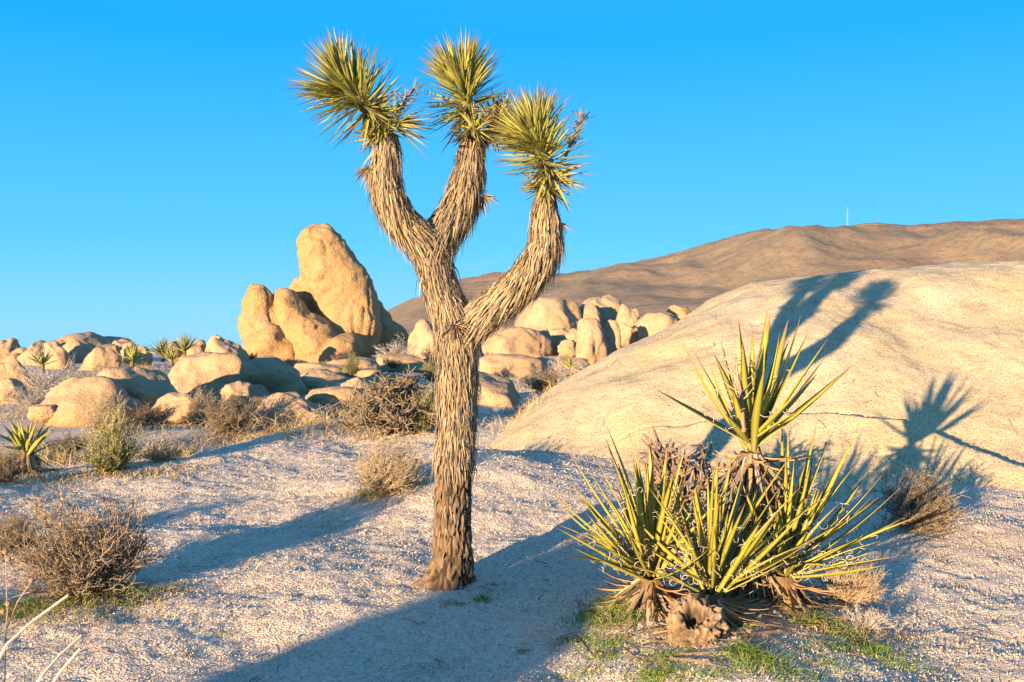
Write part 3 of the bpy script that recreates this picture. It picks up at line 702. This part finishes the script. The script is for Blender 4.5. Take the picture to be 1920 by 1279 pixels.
r1, b1, f1 = yucca((1222, 1078), 5.65, tl, 'left rosette of the foreground yuccas, its leaves fanning left', rng, .033, 44, 330, 24, group=YG, fill_pol=(8, 74))
skirt(r1, f1, b1 + Vector((0, 0, -.02)), Vector((b1.x, b1.y, f1.z - .03)), .06, .09, 80, .12, .30, rng)
tm = [(1300, 880, .3), (1345, 850, .4), (1372, 858, .2), (1395, 880, .0), (1440, 870, .35), (1470, 905, .1), (1500, 915, -.1), (1560, 925, -.25), (1520, 950, -.35), (1590, 985, -.1), (1455, 960, -.45), (1400, 945, -.5), (1345, 935, -.5), (1305, 960, -.4), (1530, 1010, -.45), (1480, 850, .3), (1280, 985, -.5), (1425, 985, -.6)]
r2, b2, f2 = yucca((1335, 1105), 5.45, tm, 'middle rosette of the foreground yuccas, above the hollow stump', rng, .033, 40, 330, 20, group=YG, fill_pol=(8, 74))
skirt(r2, f2, b2 + Vector((0, 0, -.02)), Vector((b2.x, b2.y, f2.z - .03)), .06, .08, 50, .1, .24, rng)
tr_ = [(1432, 815, .2), (1455, 800, .4), (1490, 800, .1), (1478, 830, .4), (1530, 800, .3), (1553, 830, .0), (1562, 810, .4), (1612, 825, .2), (1600, 870, -.1), (1640, 885, .3), (1655, 890, -.2), (1690, 915, .0), (1660, 930, .3), (1725, 968, -.3), (1690, 975, .25), (1640, 1035, -.2), (1610, 1010, -.35), (1575, 1065, -.45), (1655, 1000, 0), (1510, 870, -.2), (1560, 900, -.3), (1415, 850, .3)]
r3, b3, f3 = yucca((1470, 1072), 5.8, tr_, 'right rosette of the foreground yuccas, its leaves fanning right', rng, .034, 48, 380, 24, group=YG, fill_pol=(8, 76))
skirt(r3, f3, b3 + Vector((0, 0, -.02)), Vector((b3.x, b3.y, f3.z - .03)), .07, .10, 90, .14, .34, rng)
th_ = [(1286, 658, -.1), (1304, 662, .1), (1353, 640, .0), (1388, 600, .15), (1392, 640, -.25), (1440, 582, .05), (1446, 592, .2), (1432, 690, -.35), (1500, 592, .1), (1515, 625, -.1), (1552, 637, .0), (1545, 672, .25), (1580, 692, -.1), (1600, 684, .1), (1420, 620, .25), (1470, 640, .3), (1372, 730, -.3), (1500, 730, -.35), (1535, 700, .3), (1480, 600, .25), (1365, 780, -.25), (1365, 800, .1), (1462, 625, -.15)]
hb = pt(1408, 838, 5.9); hf = Vector((hb.x + .01, hb.y + .05, gz(hb.x, hb.y + .05)))
r4, b4, f4 = yucca((1408, 838), 5.9, th_, 'tallest yucca head on a shaggy stalk above the other rosettes', rng, .048, 10, 80, 16, .03, group=YG, stalk=hf)
skirt(r4, hf, hb + Vector((0, 0, -.03)), hf + Vector((0, 0, -.03)), .06, .12, 460, .16, .40, rng, .024)
mb = MB()
p0 = pt(1395, 810, 5.75) - hf; p1 = pt(1378, 670, 5.72) - hf; mb.tube([p0, p0.lerp(p1, .5) + Vector((.01, 0, 0)), p1], [.014, .012, .006], 6, (.24, .16, .10))
for _ in range(26):
    p = p0.lerp(p1, rng.uniform(.35, 1)); dv = Vector((rng.gauss(0, .7), rng.gauss(0, .5), rng.uniform(.1, 1))).normalized(); mb.tube([p, p + dv * .06, p + dv * .1 + Vector((rng.gauss(0, .02), 0, .02))], [.004, .003, .002], 3, (.34, .26, .18))
link('dry_flower_stalk', mb.mesh('dry_flower_stalk', M['twig']), r4)
# left yucca beside the sand bank
yb = hit(48, 888); yb.z += 0.0
ytop = yb + Vector((0, 0, .22)); Yd = ytop.y
tw = [(-20, 800, 0), (5, 790, .2), (0, 830, -.3), (18, 783, .1), (36, 775, -.1), (52, 790, .3), (62, 776, 0), (72, 782, -.2), (84, 785, .1), (94, 792, .2), (80, 812, -.35), (25, 800, -.3), (44, 800, .35), (-10, 850, -.2), (90, 830, .35), (60, 805, -.3)]
tw = [(a, b + 6, c) for a, b, c in tw]
r5, b5, f5 = yucca(None, Yd, tw, 'yucca with stiff upright leaves beside the sand bank at left', rng, .05, 10, 60, 6, .05, base=ytop)
skirt(r5, f5, ytop, yb + Vector((0, 0, -.03)), .08, .10, 120, .14, .3, rng, .03)

def small_yucca(px, py, rpx, label, Y=None, n=70, group='small yuccas among the far boulders'):
    p = pt(px, py, Y) if Y else hit(px, py, rock=False); r_ = rpx / F * p.y
    t = thing('yucca', label, 'yucca', p, group); mb = MB()
    for _ in range(n):
        a = rng.uniform(0, 6.28); pol = R(rng.uniform(0, 75)); dv = Vector((math.cos(a) * math.sin(pol), math.sin(a) * math.sin(pol), math.cos(pol))); b = rng.uniform(.7, 1.2)
        spike(mb, dv * .04 + Vector((0, 0, r_ * .15)), dv, r_ * rng.uniform(.7, 1.1), r_ * .07, tuple(x * b for x in YEL), tuple(x * b for x in GREEN), (.2, .13, .06), rng.uniform(-1, 1))
    link('leaf_rosette', mb.mesh('leaf_rosette', M['leaf']), t)
    mb = MB(); mb.tube([(0, 0, -.1), (0, 0, r_ * .2)], [r_ * .12, r_ * .1], 7, (.16, .11, .06)); link('stalk', mb.mesh('stalk', M['bark']), t)
small_yucca(248, 684, 38, 'far yucca in front of the egg-shaped boulder on the left', 27)
small_yucca(305, 672, 34, 'left one of the far yucca pair above the broad pale boulder', 28)
small_yucca(322, 680, 30, 'lowest far yucca just behind the broad pale boulder', 26)
small_yucca(346, 664, 34, 'rightmost far yucca, upright against the sky', 30)
small_yucca(80, 690, 32, 'far yucca poking out of the pale grey bush at left', 26)
small_yucca(1068, 694, 22, 'tiny yucca among the dark brush beside the pale dome', 24)

# hollow stump
ps = hit(1308, 1198, rock=False); st = thing('hollow_stump', 'short hollow rotten yucca stump tilted toward the viewer', 'stump', ps)
v, f = ico(5); v = v.copy(); rxy = np.hypot(v[:, 0], v[:, 1])
v = v / (np.abs(v) ** 3).sum(1)[:, None] ** (1 / 3)
n1 = fbm(v * 1.5 + 3, 4, 91, .6); n2 = fbm(v * np.array([9, 9, 2.5]), 5, 97, .75)
v = v * (1 + .15 * n1 + .10 * n2)[:, None]
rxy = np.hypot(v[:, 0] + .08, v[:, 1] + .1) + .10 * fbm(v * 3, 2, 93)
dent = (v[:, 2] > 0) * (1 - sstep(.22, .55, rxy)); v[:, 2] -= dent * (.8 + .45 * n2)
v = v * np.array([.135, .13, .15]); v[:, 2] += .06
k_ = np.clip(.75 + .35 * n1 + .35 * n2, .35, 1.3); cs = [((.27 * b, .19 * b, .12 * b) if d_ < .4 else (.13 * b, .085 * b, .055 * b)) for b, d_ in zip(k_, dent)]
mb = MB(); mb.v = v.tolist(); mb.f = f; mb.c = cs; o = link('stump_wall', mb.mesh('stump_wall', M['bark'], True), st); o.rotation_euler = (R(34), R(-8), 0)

# ------------------------------------------------------------------ shrubs
def shrub_meshes(seed, n_main, sub, subsub, H, Wd, tw, c_tw, c_lf, leaves, bend=(0, 0), curl=.25, lf=.012, up=.35, heads=0):
    rng = random.Random(seed); mb = MB(); lb = MB()
    def stem(p, d, L, r, lev):
        n = 4 if lev == 0 else 3; pts = [p]; dd = d.copy()
        for i in range(n):
            dd = (dd + Vector((rng.gauss(0, curl), rng.gauss(0, curl), rng.gauss(0, curl * .6))) * .6 + Vector((bend[0] * .12, bend[1] * .12, up * .15))).normalized(); pts.append(pts[-1] + dd * (L / n))
        c = vary(c_tw, .3, rng)
        if lev == 0: mb.tube(pts, [r, r * .85, r * .7, r * .5, r * .3], 4, c)
        else: mb.tube(pts, [r, r * .8, r * .6, r * .35], 3, c)
        return pts
    def leafs(pts, k_):
        for _ in range(k_):
            i = rng.randrange(1, len(pts)); p = pts[i - 1].lerp(pts[i], rng.random()); dv = Vector((rng.gauss(0, 1), rng.gauss(0, 1), rng.gauss(.4, 1))).normalized(); s = dv.orthogonal().normalized(); l_ = lf * rng.uniform(.6, 1.5)
            c = vary(c_lf[rng.randrange(len(c_lf))], .3, rng); lb.add([p, p + dv * l_ * .5 + s * l_ * .25, p + dv * l_, p + dv * l_ * .5 - s * l_ * .25], [(0, 1, 2, 3)], c)
    for _ in range(n_main):
        a = rng.uniform(0, 6.28); pol = R(8 + 68 * rng.random() ** .75); d = Vector((math.cos(a) * math.sin(pol) * Wd / H * .75, math.sin(a) * math.sin(pol) * Wd / H * .75, math.cos(pol))).normalized()
        ell = 1 / math.sqrt((d.z / H) ** 2 + ((d.x ** 2 + d.y ** 2) / (Wd * .5) ** 2)); L = ell * rng.uniform(.62, .86)
        p0 = Vector((math.cos(a), math.sin(a), 0)) * (Wd * .07 * rng.random()); pts = stem(p0, d, L, tw * 1.5, 0)
        for _ in range(sub):
            i = rng.randrange(1, len(pts)); p = pts[i - 1].lerp(pts[i], rng.random()); d2 = ((pts[i] - pts[i - 1]).normalized() + Vector((rng.gauss(0, .6), rng.gauss(0, .6), rng.gauss(.1, .45)))).normalized()
            q_ = stem(p, d2, L * rng.uniform(.25, .5), tw, 1)
            if heads and rng.random() < heads:
                hp = q_[-1]; s_ = tw * 2.6; lb.add([hp + Vector(v) * s_ for v in ((1, 0, 0), (-1, 0, 0), (0, 1, 0), (0, -1, 0), (0, 0, 1), (0, 0, -1))], [(0, 2, 4), (2, 1, 4), (1, 3, 4), (3, 0, 4), (2, 0, 5), (1, 2, 5), (3, 1, 5), (0, 3, 5)], (.36, .24, .15))
            leafs(q_, leaves)
            for _ in range(subsub):
                i = rng.randrange(1, len(q_)); p = q_[i - 1].lerp(q_[i], rng.random()); d3 = ((q_[i] - q_[i - 1]).normalized() + Vector((rng.gauss(0, .75), rng.gauss(0, .75), rng.gauss(.1, .6)))).normalized()
                z_ = stem(p, d3, L * rng.uniform(.1, .22), tw * .75, 2); leafs(z_, leaves)
    return mb.mesh('stems', M['twig']), (lb.mesh('foliage', M['foliage']) if lb.v else None)
TAN = (.34, .25, .16); GREY = (.30, .25, .20); PUR = (.175, .13, .085); DRK = (.17, .125, .09)
OLV = (.20, .19, .07); GRN = (.12, .15, .04); TANL = (.36, .27, .14)
PROTO = {
    'grey':  shrub_meshes(1, 120, 7, 5, 1.0, 1.3, .0048, (.23, .165, .11), [(.22, .165, .095), (.18, .16, .075), (.27, .20, .12)], 4, curl=.3, lf=.016, heads=.03),
    'wisp':  shrub_meshes(2, 110, 6, 4, 1.0, 1.5, .0050, TAN, [OLV, TANL], 2, bend=(1.0, 0), curl=.12, lf=.018),
    'olive': shrub_meshes(3, 80, 6, 4, 1.0, 1.1, .0050, (.30, .25, .12), [OLV, (.26, .24, .08), GRN], 4, curl=.15, lf=.028, up=.7),
    'dark':  shrub_meshes(4, 60, 6, 4, 1.0, 2.2, .0075, DRK, [(.10, .10, .045), (.15, .12, .06), (.17, .13, .09)], 5, lf=.032),
    'pale':  shrub_meshes(5, 46, 6, 4, 1.0, 1.6, .0065, (.40, .33, .27), [TANL], 0, curl=.32),
    'rust':  shrub_meshes(6, 50, 6, 4, 1.0, 1.8, .008, (.34, .20, .12), [(.36, .22, .12), (.30, .24, .10)], 3, lf=.03),
}
def cholla_mesh(seed, n_main, H, Wd, r, col):
    rng = random.Random(seed); mb = MB()
    def seg(p, d, L, lev):
        d = d.normalized(); m = p + d * L * .5 + Vector((rng.gauss(0, .01), rng.gauss(0, .01), 0)); e = p + d * L; c = vary(col, .35, rng); rr_ = r * (1.25 - .12 * lev)
        mb.tube([p, m, e], [rr_, rr_ * 1.1, rr_ * .75], 5, c, True)
        if lev < 5:
            for _ in range(rng.choice((1, 2, 2, 3)) if lev < 4 else rng.choice((0, 1, 2))):
                dv = (d * .7 + Vector((rng.gauss(0, .7), rng.gauss(0, .7), rng.gauss(.15, .5)))).normalized(); q_ = p.lerp(e, rng.uniform(.5, 1))
                if ((q_.x ** 2 + q_.y ** 2) / (Wd * .55) ** 2 + (q_.z / H) ** 2) < 1.05 and q_.z > -.02: seg(q_, dv, L * rng.uniform(.62, .92), lev + 1)
    for _ in range(n_main):
        a = rng.uniform(0, 6.28); pol = R(rng.uniform(5, 78)); d = Vector((math.cos(a) * math.sin(pol), math.sin(a) * math.sin(pol), math.cos(pol))); seg(Vector((d.x, d.y, 0)) * .08, d, H * .3 * (1 + (Wd / H - 1) * .6 * math.sin(pol)), 0)
    return mb.mesh('stems', M['twig'])
PROTO['cholla'] = (cholla_mesh(7, 75, 1.0, 1.55, .011, PUR), None)
PROTO['cholla2'] = (cholla_mesh(8, 26, 1.0, .62, .010, (.20, .135, .105)), None)
PW = {'grey': 1.3, 'wisp': 1.5, 'olive': 1.1, 'dark': 2.2, 'pale': 1.6, 'rust': 1.8, 'cholla': 1.55, 'cholla2': .62}
used = set()
def shrub(kind, px, by, w, h, label, Y=None, rz=None, name='shrub', rock=False, loc=None):
    p = loc if loc is not None else (pt(px, by, Y) if Y else hit(px, by, rock=rock))
    hm = h / F * p.y; wm = w / F * p.y
    t = thing(name, label, 'bush' if 'cholla' not in name else 'cactus', p, 'desert shrubs' if 'cholla' not in name else 'pencil chollas', rng.uniform(0, 6.28) if rz is None else rz)
    t.scale = (wm / PW[kind], wm / PW[kind] * .95, hm)
    s, l = PROTO[kind]; link('stems', s, t)
    if l: link('foliage', l, t)
    return t
shrub('grey', 165, 1115, 285, 215, 'large twiggy grey-brown bush in the left foreground with seed stalks', rz=.4)
shrub('grey', 18, 1042, 130, 95, 'smaller grey bush cut by left edge behind the large foreground bush', rz=2.2)
shrub('wisp', 715, 925, 190, 115, 'windswept straw-coloured bush left of the trunk, green at its foot', rz=0.0)
shrub('cholla', 735, 808, 185, 125, 'dense purple-brown pencil cholla bush left of the trunk', rz=1.0, name='pencil_cholla')
shrub('olive', 795, 812, 75, 95, 'olive bush touching the left side of the trunk behind', rz=1.0)
shrub('wisp', 792, 800, 90, 45, 'sparse low straw twigs at the trunk left of the slab', rz=3.0)
shrub('olive', 205, 886, 125, 118, 'yellow-green broom-like bush right of the left yucca', rz=.7)
shrub('wisp', 190, 812, 110, 90, 'straw-coloured bush in front of the front left boulder', rz=.2)
shrub('grey', 432, 815, 130, 92, 'rounded grey-tan twig bush in the wash at centre left', rz=1.9)
shrub('wisp', 372, 800, 80, 80, 'thin straw bush at left of the rounded grey-tan one', rz=.1)
shrub('dark', 262, 798, 125, 46, 'dark green low bush at the foot of the domed tan boulder', rz=.9)
shrub('pale', 95, 742, 150, 90, 'pale bare grey bush below the left skyline boulders', rz=2.0)
shrub('rust', 298, 866, 84, 36, 'low rusty brush right of the yellow-green bush', rz=.4)
shrub('dark', 125, 856, 110, 50, 'dark purplish low brush behind the left yucca', rz=1.2)
shrub('grey', 5, 905, 90, 80, 'dry tangled brush at left edge beside the left yucca', rz=.9)
shrub('grey', 1722, 990, 170, 130, 'grey-green bush at the foot of the pale dome on the right', rz=1.4)
shrub('dark', 1018, 735, 92, 50, 'dark brown brush in front of the flat slab beside the pale dome', rz=.3)
shrub('pale', 1060, 705, 90, 46, 'bare pale twigs around the tiny yucca near the dome edge', rz=.8)
shrub('olive', 660, 706, 40, 52, 'upright small olive bush below the thumb rock', 27)
shrub('pale', 745, 672, 95, 46, 'bare grey twigs between thumb rock and trunk', 34)
shrub('rust', 645, 688, 60, 36, 'reddish brush at the foot of the thumb rock', 36)
shrub('dark', 738, 690, 60, 22, 'small brown brush on the low round-backed rock', 31.5)
shrub('olive', 815, 715, 70, 45, 'olive brush just left of the trunk in the distance', 27)
shrub('dark', 468, 680, 44, 22, 'dark small brush left foot of the golden shoulder rock', 38)
shrub('rust', 545, 690, 60, 24, 'rusty grass-like brush between shoulder rock and slab', 38)
shrub('wisp', 385, 770, 70, 50, 'reddish-straw twigs between the tan dome and the pale boulder', rz=.3)
shrub('dark', 612, 750, 70, 24, 'dark low brush right of the pale knobbed boulder', 20.5)
shrub('dark', 492, 765, 50, 26, 'small dark brush between the slabs at centre left', 18)
shrub('rust', 985, 800, 80, 50, 'dry reddish brush at the foot of the shadowed slab', 14)
shrub('pale', 60, 760, 120, 50, 'straw-grey brush at the far left behind the dark brush', 20)
shrub('cholla2', 1322, 965, 150, 265, 'upright dead pencil cholla behind the foreground yuccas', rz=.5, name='pencil_cholla', loc=Vector((1.28, 7.25, gz(1.28, 7.25))))
shrub('wisp', 1590, 1130, 150, 100, 'straw stalk tangle with seed heads right of the yuccas', rz=0.0)
shrub('pale', 1625, 1180, 110, 55, 'small pale dry tuft right of the yucca bases', rz=.5)
# bushes out of frame on the left whose shadows reach into the picture
for (x_, y_, w_, h_, l_) in ((-4.6, 4.0, 1.3, .62, 'bush outside the picture, nearest on the left'), (-6.4, 6.6, 1.2, .8, 'bush outside the picture, farther on the left'), (-3.6, 2.0, .9, .5, 'bush outside the picture beside the viewer')):
    p = Vector((x_, y_, gz(x_, y_))); t = thing('shrub', l_, 'bush', p, 'desert shrubs', 1.0); t.scale = (w_ / 1.3, w_ / 1.3, h_); link('stems', PROTO['grey'][0], t); link('foliage', PROTO['grey'][1], t)

# ------------------------------------------------------------------ grasses and litter (stuff)
def blades(mb, p, n, spread, h, cols, lean=.5, w=.004, zc=None):
    for _ in range(n):
        x_ = p.x + rng.gauss(0, spread[0]); y_ = p.y + rng.gauss(0, spread[1]); z_ = gz(x_, y_) if zc is None else zc; L = h * rng.uniform(.4, 1.2); d = Vector((rng.gauss(0, lean), rng.gauss(0, lean), 1)).normalized(); c = vary(cols[rng.randrange(len(cols))], .3, rng); p0 = Vector((x_, y_, z_ - .005))
        mb.ribbon([p0, p0 + d * L * .6, p0 + d * L + Vector((rng.gauss(0, .3) * L, rng.gauss(0, .3) * L, -.1 * L))], [w, w * .8, w * .1], Vector((rng.gauss(0, 1), rng.gauss(0, 1), .1)).normalized(), c)
GC = [(.11, .20, .03), (.17, .24, .04), (.22, .21, .05)]; RC = [(.30, .17, .07), (.26, .20, .07), (.14, .16, .04)]; DC = [(.42, .33, .17), (.38, .27, .13), (.32, .22, .11)]
mb = MB()
for (px_, py_, n_, sx, sy, h_) in [(1165, 1150, 420, .10, .10, .055), (1110, 1165, 160, .07, .06, .04), (1090, 1205, 90, .06, .04, .03), (1140, 1215, 160, .07, .05, .035), (1245, 1235, 140, .07, .05, .035), (1130, 1235, 90, .05, .04, .03), (1235, 1270, 200, .08, .05, .04), (1420, 1245, 240, .09, .06, .05), (1395, 1225, 120, .05, .05, .05), (1550, 1250, 140, .09, .05, .03), (1480, 1268, 140, .1, .05, .03), (1640, 1225, 200, .08, .05, .04), (1590, 1195, 120, .06, .04, .04), (1530, 1170, 140, .08, .05, .05), (1390, 1180, 60, .03, .03, .05), (1330, 1268, 120, .1, .04, .03), (1100, 1265, 90, .08, .04, .03), (850, 1135, 70, .04, .025, .02), (906, 1126, 80, .04, .025, .02), (1560, 1215, 90, .07, .04, .03), (1690, 1250, 100, .08, .05, .03), (930, 1098, 40, .06, .02, .015), (600, 965, 60, .12, .08, .02), (560, 985, 50, .15, .08, .02), (480, 1000, 50, .15, .1, .02), (700, 925, 160, .1, .08, .05), (100, 1140, 320, .22, .12, .06), (215, 1120, 260, .14, .10, .06), (40, 1150, 200, .15, .1, .06), (480, 1105, 20, .03, .02, .02), (420, 1190, 24, .04, .02, .02), (350, 1235, 24, .04, .02, .02)]:
    blades(mb, hit(px_, py_, rock=False), int(n_ * 2.0), (sx, sy), h_ * 1.25, GC if px_ > 500 else GC + RC)
o = link('green_grass', mb.mesh('green_grass', M['foliage'])); o['kind'] = 'stuff'; tag(o, 'short green grass sprouting round the yuccas and bushes', 'grass')
mb = MB()
for (px_, py_, n_, sx, sy, h_) in [(250, 1135, 200, .16, .07, .05), (320, 1110, 140, .12, .05, .05), (150, 1160, 160, .25, .06, .04), (420, 818, 260, .5, .3, .14), (520, 815, 300, .5, .2, .12), (600, 805, 240, .5, .2, .12), (380, 830, 160, .4, .2, .10), (230, 890, 260, .5, .12, .08), (120, 900, 260, .5, .1, .10), (60, 910, 160, .3, .1, .10), (290, 880, 140, .3, .1, .08), (700, 935, 220, .25, .08, .06), (780, 905, 120, .2, .06, .06), (970, 800, 200, .4, .25, .14), (1000, 780, 160, .3, .3, .2), (1700, 990, 160, .25, .07, .05), (1620, 1190, 200, .12, .08, .06), (1560, 1180, 120, .15, .08, .05), (80, 760, 300, 1.2, .5, .25), (30, 775, 220, .8, .4, .2), (660, 800, 160, .4, .2, .1)]:
    blades(mb, hit(px_, py_, rock=False), n_, (sx, sy), h_, DC + (RC[:2] if py_ > 800 else []), .5, .005 if py_ > 900 else .008)
for _ in range(230):
    y2 = 12.5 + 28 * rng.random() ** 1.5; px2 = rng.choice((rng.uniform(0, 700), rng.uniform(0, 820), rng.uniform(900, 1150))); x2 = (px2 - 960) / F * y2
    if x2 > -.5 and y2 < 22: continue
    blades(mb, Vector((x2, y2, 0)), 70, (rng.uniform(.15, .5), rng.uniform(.1, .3)), rng.uniform(.12, .38), [vary(rng.choice(DC + [(.20, .17, .08), (.17, .12, .08), (.26, .21, .15)]), .2, rng)], .55, .010, float(gh(x2, y2)[0]))
o = link('dry_grass', mb.mesh('dry_grass', M['foliage'])); o['kind'] = 'stuff'; tag(o, 'dry straw and rust coloured grass and brush across the flat', 'grass')
# fallen leaves and litter below the yuccas
mb = MB()
for _ in range(130):
    x_ = rng.gauss(1.15, .42); y_ = rng.gauss(5.45, .22); L = rng.uniform(.08, .42); a = rng.gauss(-.25, .7); b = rng.uniform(.5, 1.15); z_ = gz(x_, y_)
    d = Vector((math.cos(a), math.sin(a), 0)); pts = [Vector((x_, y_, z_ + .02)), Vector((x_, y_, 0)) + d * L * .5, Vector((x_, y_, 0)) + d * L]
    for k_ in (1, 2): pts[k_].z = gz(pts[k_].x, pts[k_].y) + rng.uniform(.008, .035)
    mb.ribbon(pts, [.02, .018, .004], Vector((rng.gauss(0, .4), rng.gauss(0, .4), 1)).normalized(), (.36 * b, .25 * b, .14 * b))
o = link('leaf_litter', mb.mesh('leaf_litter', M['thatch'])); o['kind'] = 'stuff'; tag(o, 'fallen dry yucca leaves littering the ground', 'litter')
# pebbles and grit clods on the near ground
prng = np.random.default_rng(3); NP = 110000
y_ = 4.1 + 9.5 * prng.random(NP) ** 1.25; x_ = prng.uniform(-.57, .57, NP) * y_; s_ = (.0018 + .0045 * prng.random(NP) ** 5) * (.75 + y_ / 16)
zg = base_ground(x_, y_) + .008; keep = (outcrop_h(x_, y_) < zg + .02) | (prng.random(NP) < .12)
zg = np.where(outcrop_h(x_, y_) > zg, outcrop_h(x_, y_) + .004, zg)
x_, y_, s_, zg = x_[keep], y_[keep], s_[keep], zg[keep]; K = len(x_)
octv = np.array([(1, 0, 0), (-1, 0, 0), (0, 1, 0), (0, -1, 0), (0, 0, 1), (0, 0, -1)], float)
pv = octv[None] * (s_[:, None, None] * prng.uniform(.6, 1.4, (K, 6, 1))) + prng.normal(0, .25, (K, 6, 3)) * s_[:, None, None]
pv += np.stack([x_, y_, zg], 1)[:, None]
of = np.array([(0, 2, 4), (2, 1, 4), (1, 3, 4), (3, 0, 4), (2, 0, 5), (1, 2, 5), (3, 1, 5), (0, 3, 5)])
fs = (of[None] + (np.arange(K) * 6)[:, None, None]).reshape(-1, 3)
allv = [pv.reshape(-1, 3)]
o = link('gravel', np_mesh('gravel', allv[0], fs, M['ground'], False)); o['kind'] = 'stuff'; tag(o, 'loose granite gravel scattered over the sand', 'gravel')

mb = MB()
for _ in range(260):
    y_ = rng.uniform(4.6, 12); x_ = rng.uniform(-.55, .5) * y_; L = rng.uniform(.03, .16); a = rng.uniform(0, 6.28); k_ = rng.uniform(.5, 1.1)
    p0 = Vector((x_, y_, gz(x_, y_) + .012)); p1 = Vector((x_ + math.cos(a) * L, y_ + math.sin(a) * L, 0)); p1.z = gz(p1.x, p1.y) + .014; pm_ = p0.lerp(p1, .5) + Vector((0, 0, .006))
    mb.tube([p0, pm_, p1], [.003, .0026, .0015], 4, (.26 * k_, .18 * k_, .12 * k_))
o = link('twig_litter', mb.mesh('twig_litter', M['twig'])); o['kind'] = 'stuff'; tag(o, 'fallen dry twigs scattered on the sand', 'litter')
# single stone by the foreground bush
boulder(214, 1136, 28, 14, 'single pink stone under the large foreground bush', None, sub=3, cat='stone', name='stone')

# dry flower stems at the lower left, close to the lens
def seed_stem(name, pts, r, label, heads, col=(.36, .25, .17)):
    p3 = [pt(a, b, y_) for a, b, y_ in pts]; root = thing(name, label, 'dry plant', Vector((p3[0].x, p3[0].y, gz(p3[0].x, p3[0].y))), 'dry stems at lower left')
    o0 = root.location.copy(); mb = MB(); mb.tube([v - o0 for v in p3], [r, r * .9] + [r * .7] * (len(p3) - 2), 6, col); link('stem', mb.mesh('stem', M['twig']), root)
    for (a, b, y_) in heads:
        mb = MB(); c = pt(a, b, y_) - o0; v, f = ico(2); nz = 1 + .25 * vnoise(v * 4, 3); mb.add([Vector(x) for x in (v * nz[:, None] * .0085 + np.array(c[:]))], f, (.34, .20, .11)); link('seed_head', mb.mesh('seed_head', M['twig']), root)
seed_stem('dry_stem', [(-40, 1300, 2.9), (10, 1210, 2.9), (60, 1165, 2.95), (125, 1118, 3.0)], .006, 'pale bare twig rising from the lower left corner', [], (.52, .42, .33))
seed_stem('dry_stem', [(50, 1310, 2.8), (75, 1270, 2.8), (110, 1230, 2.85), (150, 1194, 2.9)], .006, 'pale forked twig at bottom left', [], (.52, .42, .33))
seed_stem('dry_stem', [(85, 1300, 2.8), (110, 1262, 2.8), (148, 1218, 2.8)], .005, 'thin pale twig beside the forked twig at bottom left', [], (.48, .38, .30))
seed_stem('seed_stalk', [(5, 1290, 3.3), (8, 1200, 3.3), (10, 1120, 3.3), (8, 1040, 3.3)], .0022, 'thin stalk with a seed head at far left edge', [(8, 1036, 3.3), (14, 1050, 3.3)])
seed_stem('seed_stalk', [(10, 1180, 3.3), (30, 1130, 3.3), (56, 1092, 3.3)], .0022, 'leaning stalk with one seed head by the foreground bush', [(57, 1089, 3.3)])
seed_stem('seed_stalk', [(100, 1190, 3.4), (108, 1172, 3.4), (113, 1162, 3.4)], .002, 'short stalk with round seed head on the sand', [(114, 1160, 3.4)])
seed_stem('seed_stalk', [(2, 1240, 3.2), (8, 1180, 3.2), (12, 1140, 3.2)], .0022, 'stalk with two seed heads low at the left edge', [(13, 1134, 3.2), (3, 1148, 3.2)])
print('objects', len(bpy.data.objects), 'tris', sum(len(m.polygons) * 2 for m in bpy.data.meshes))
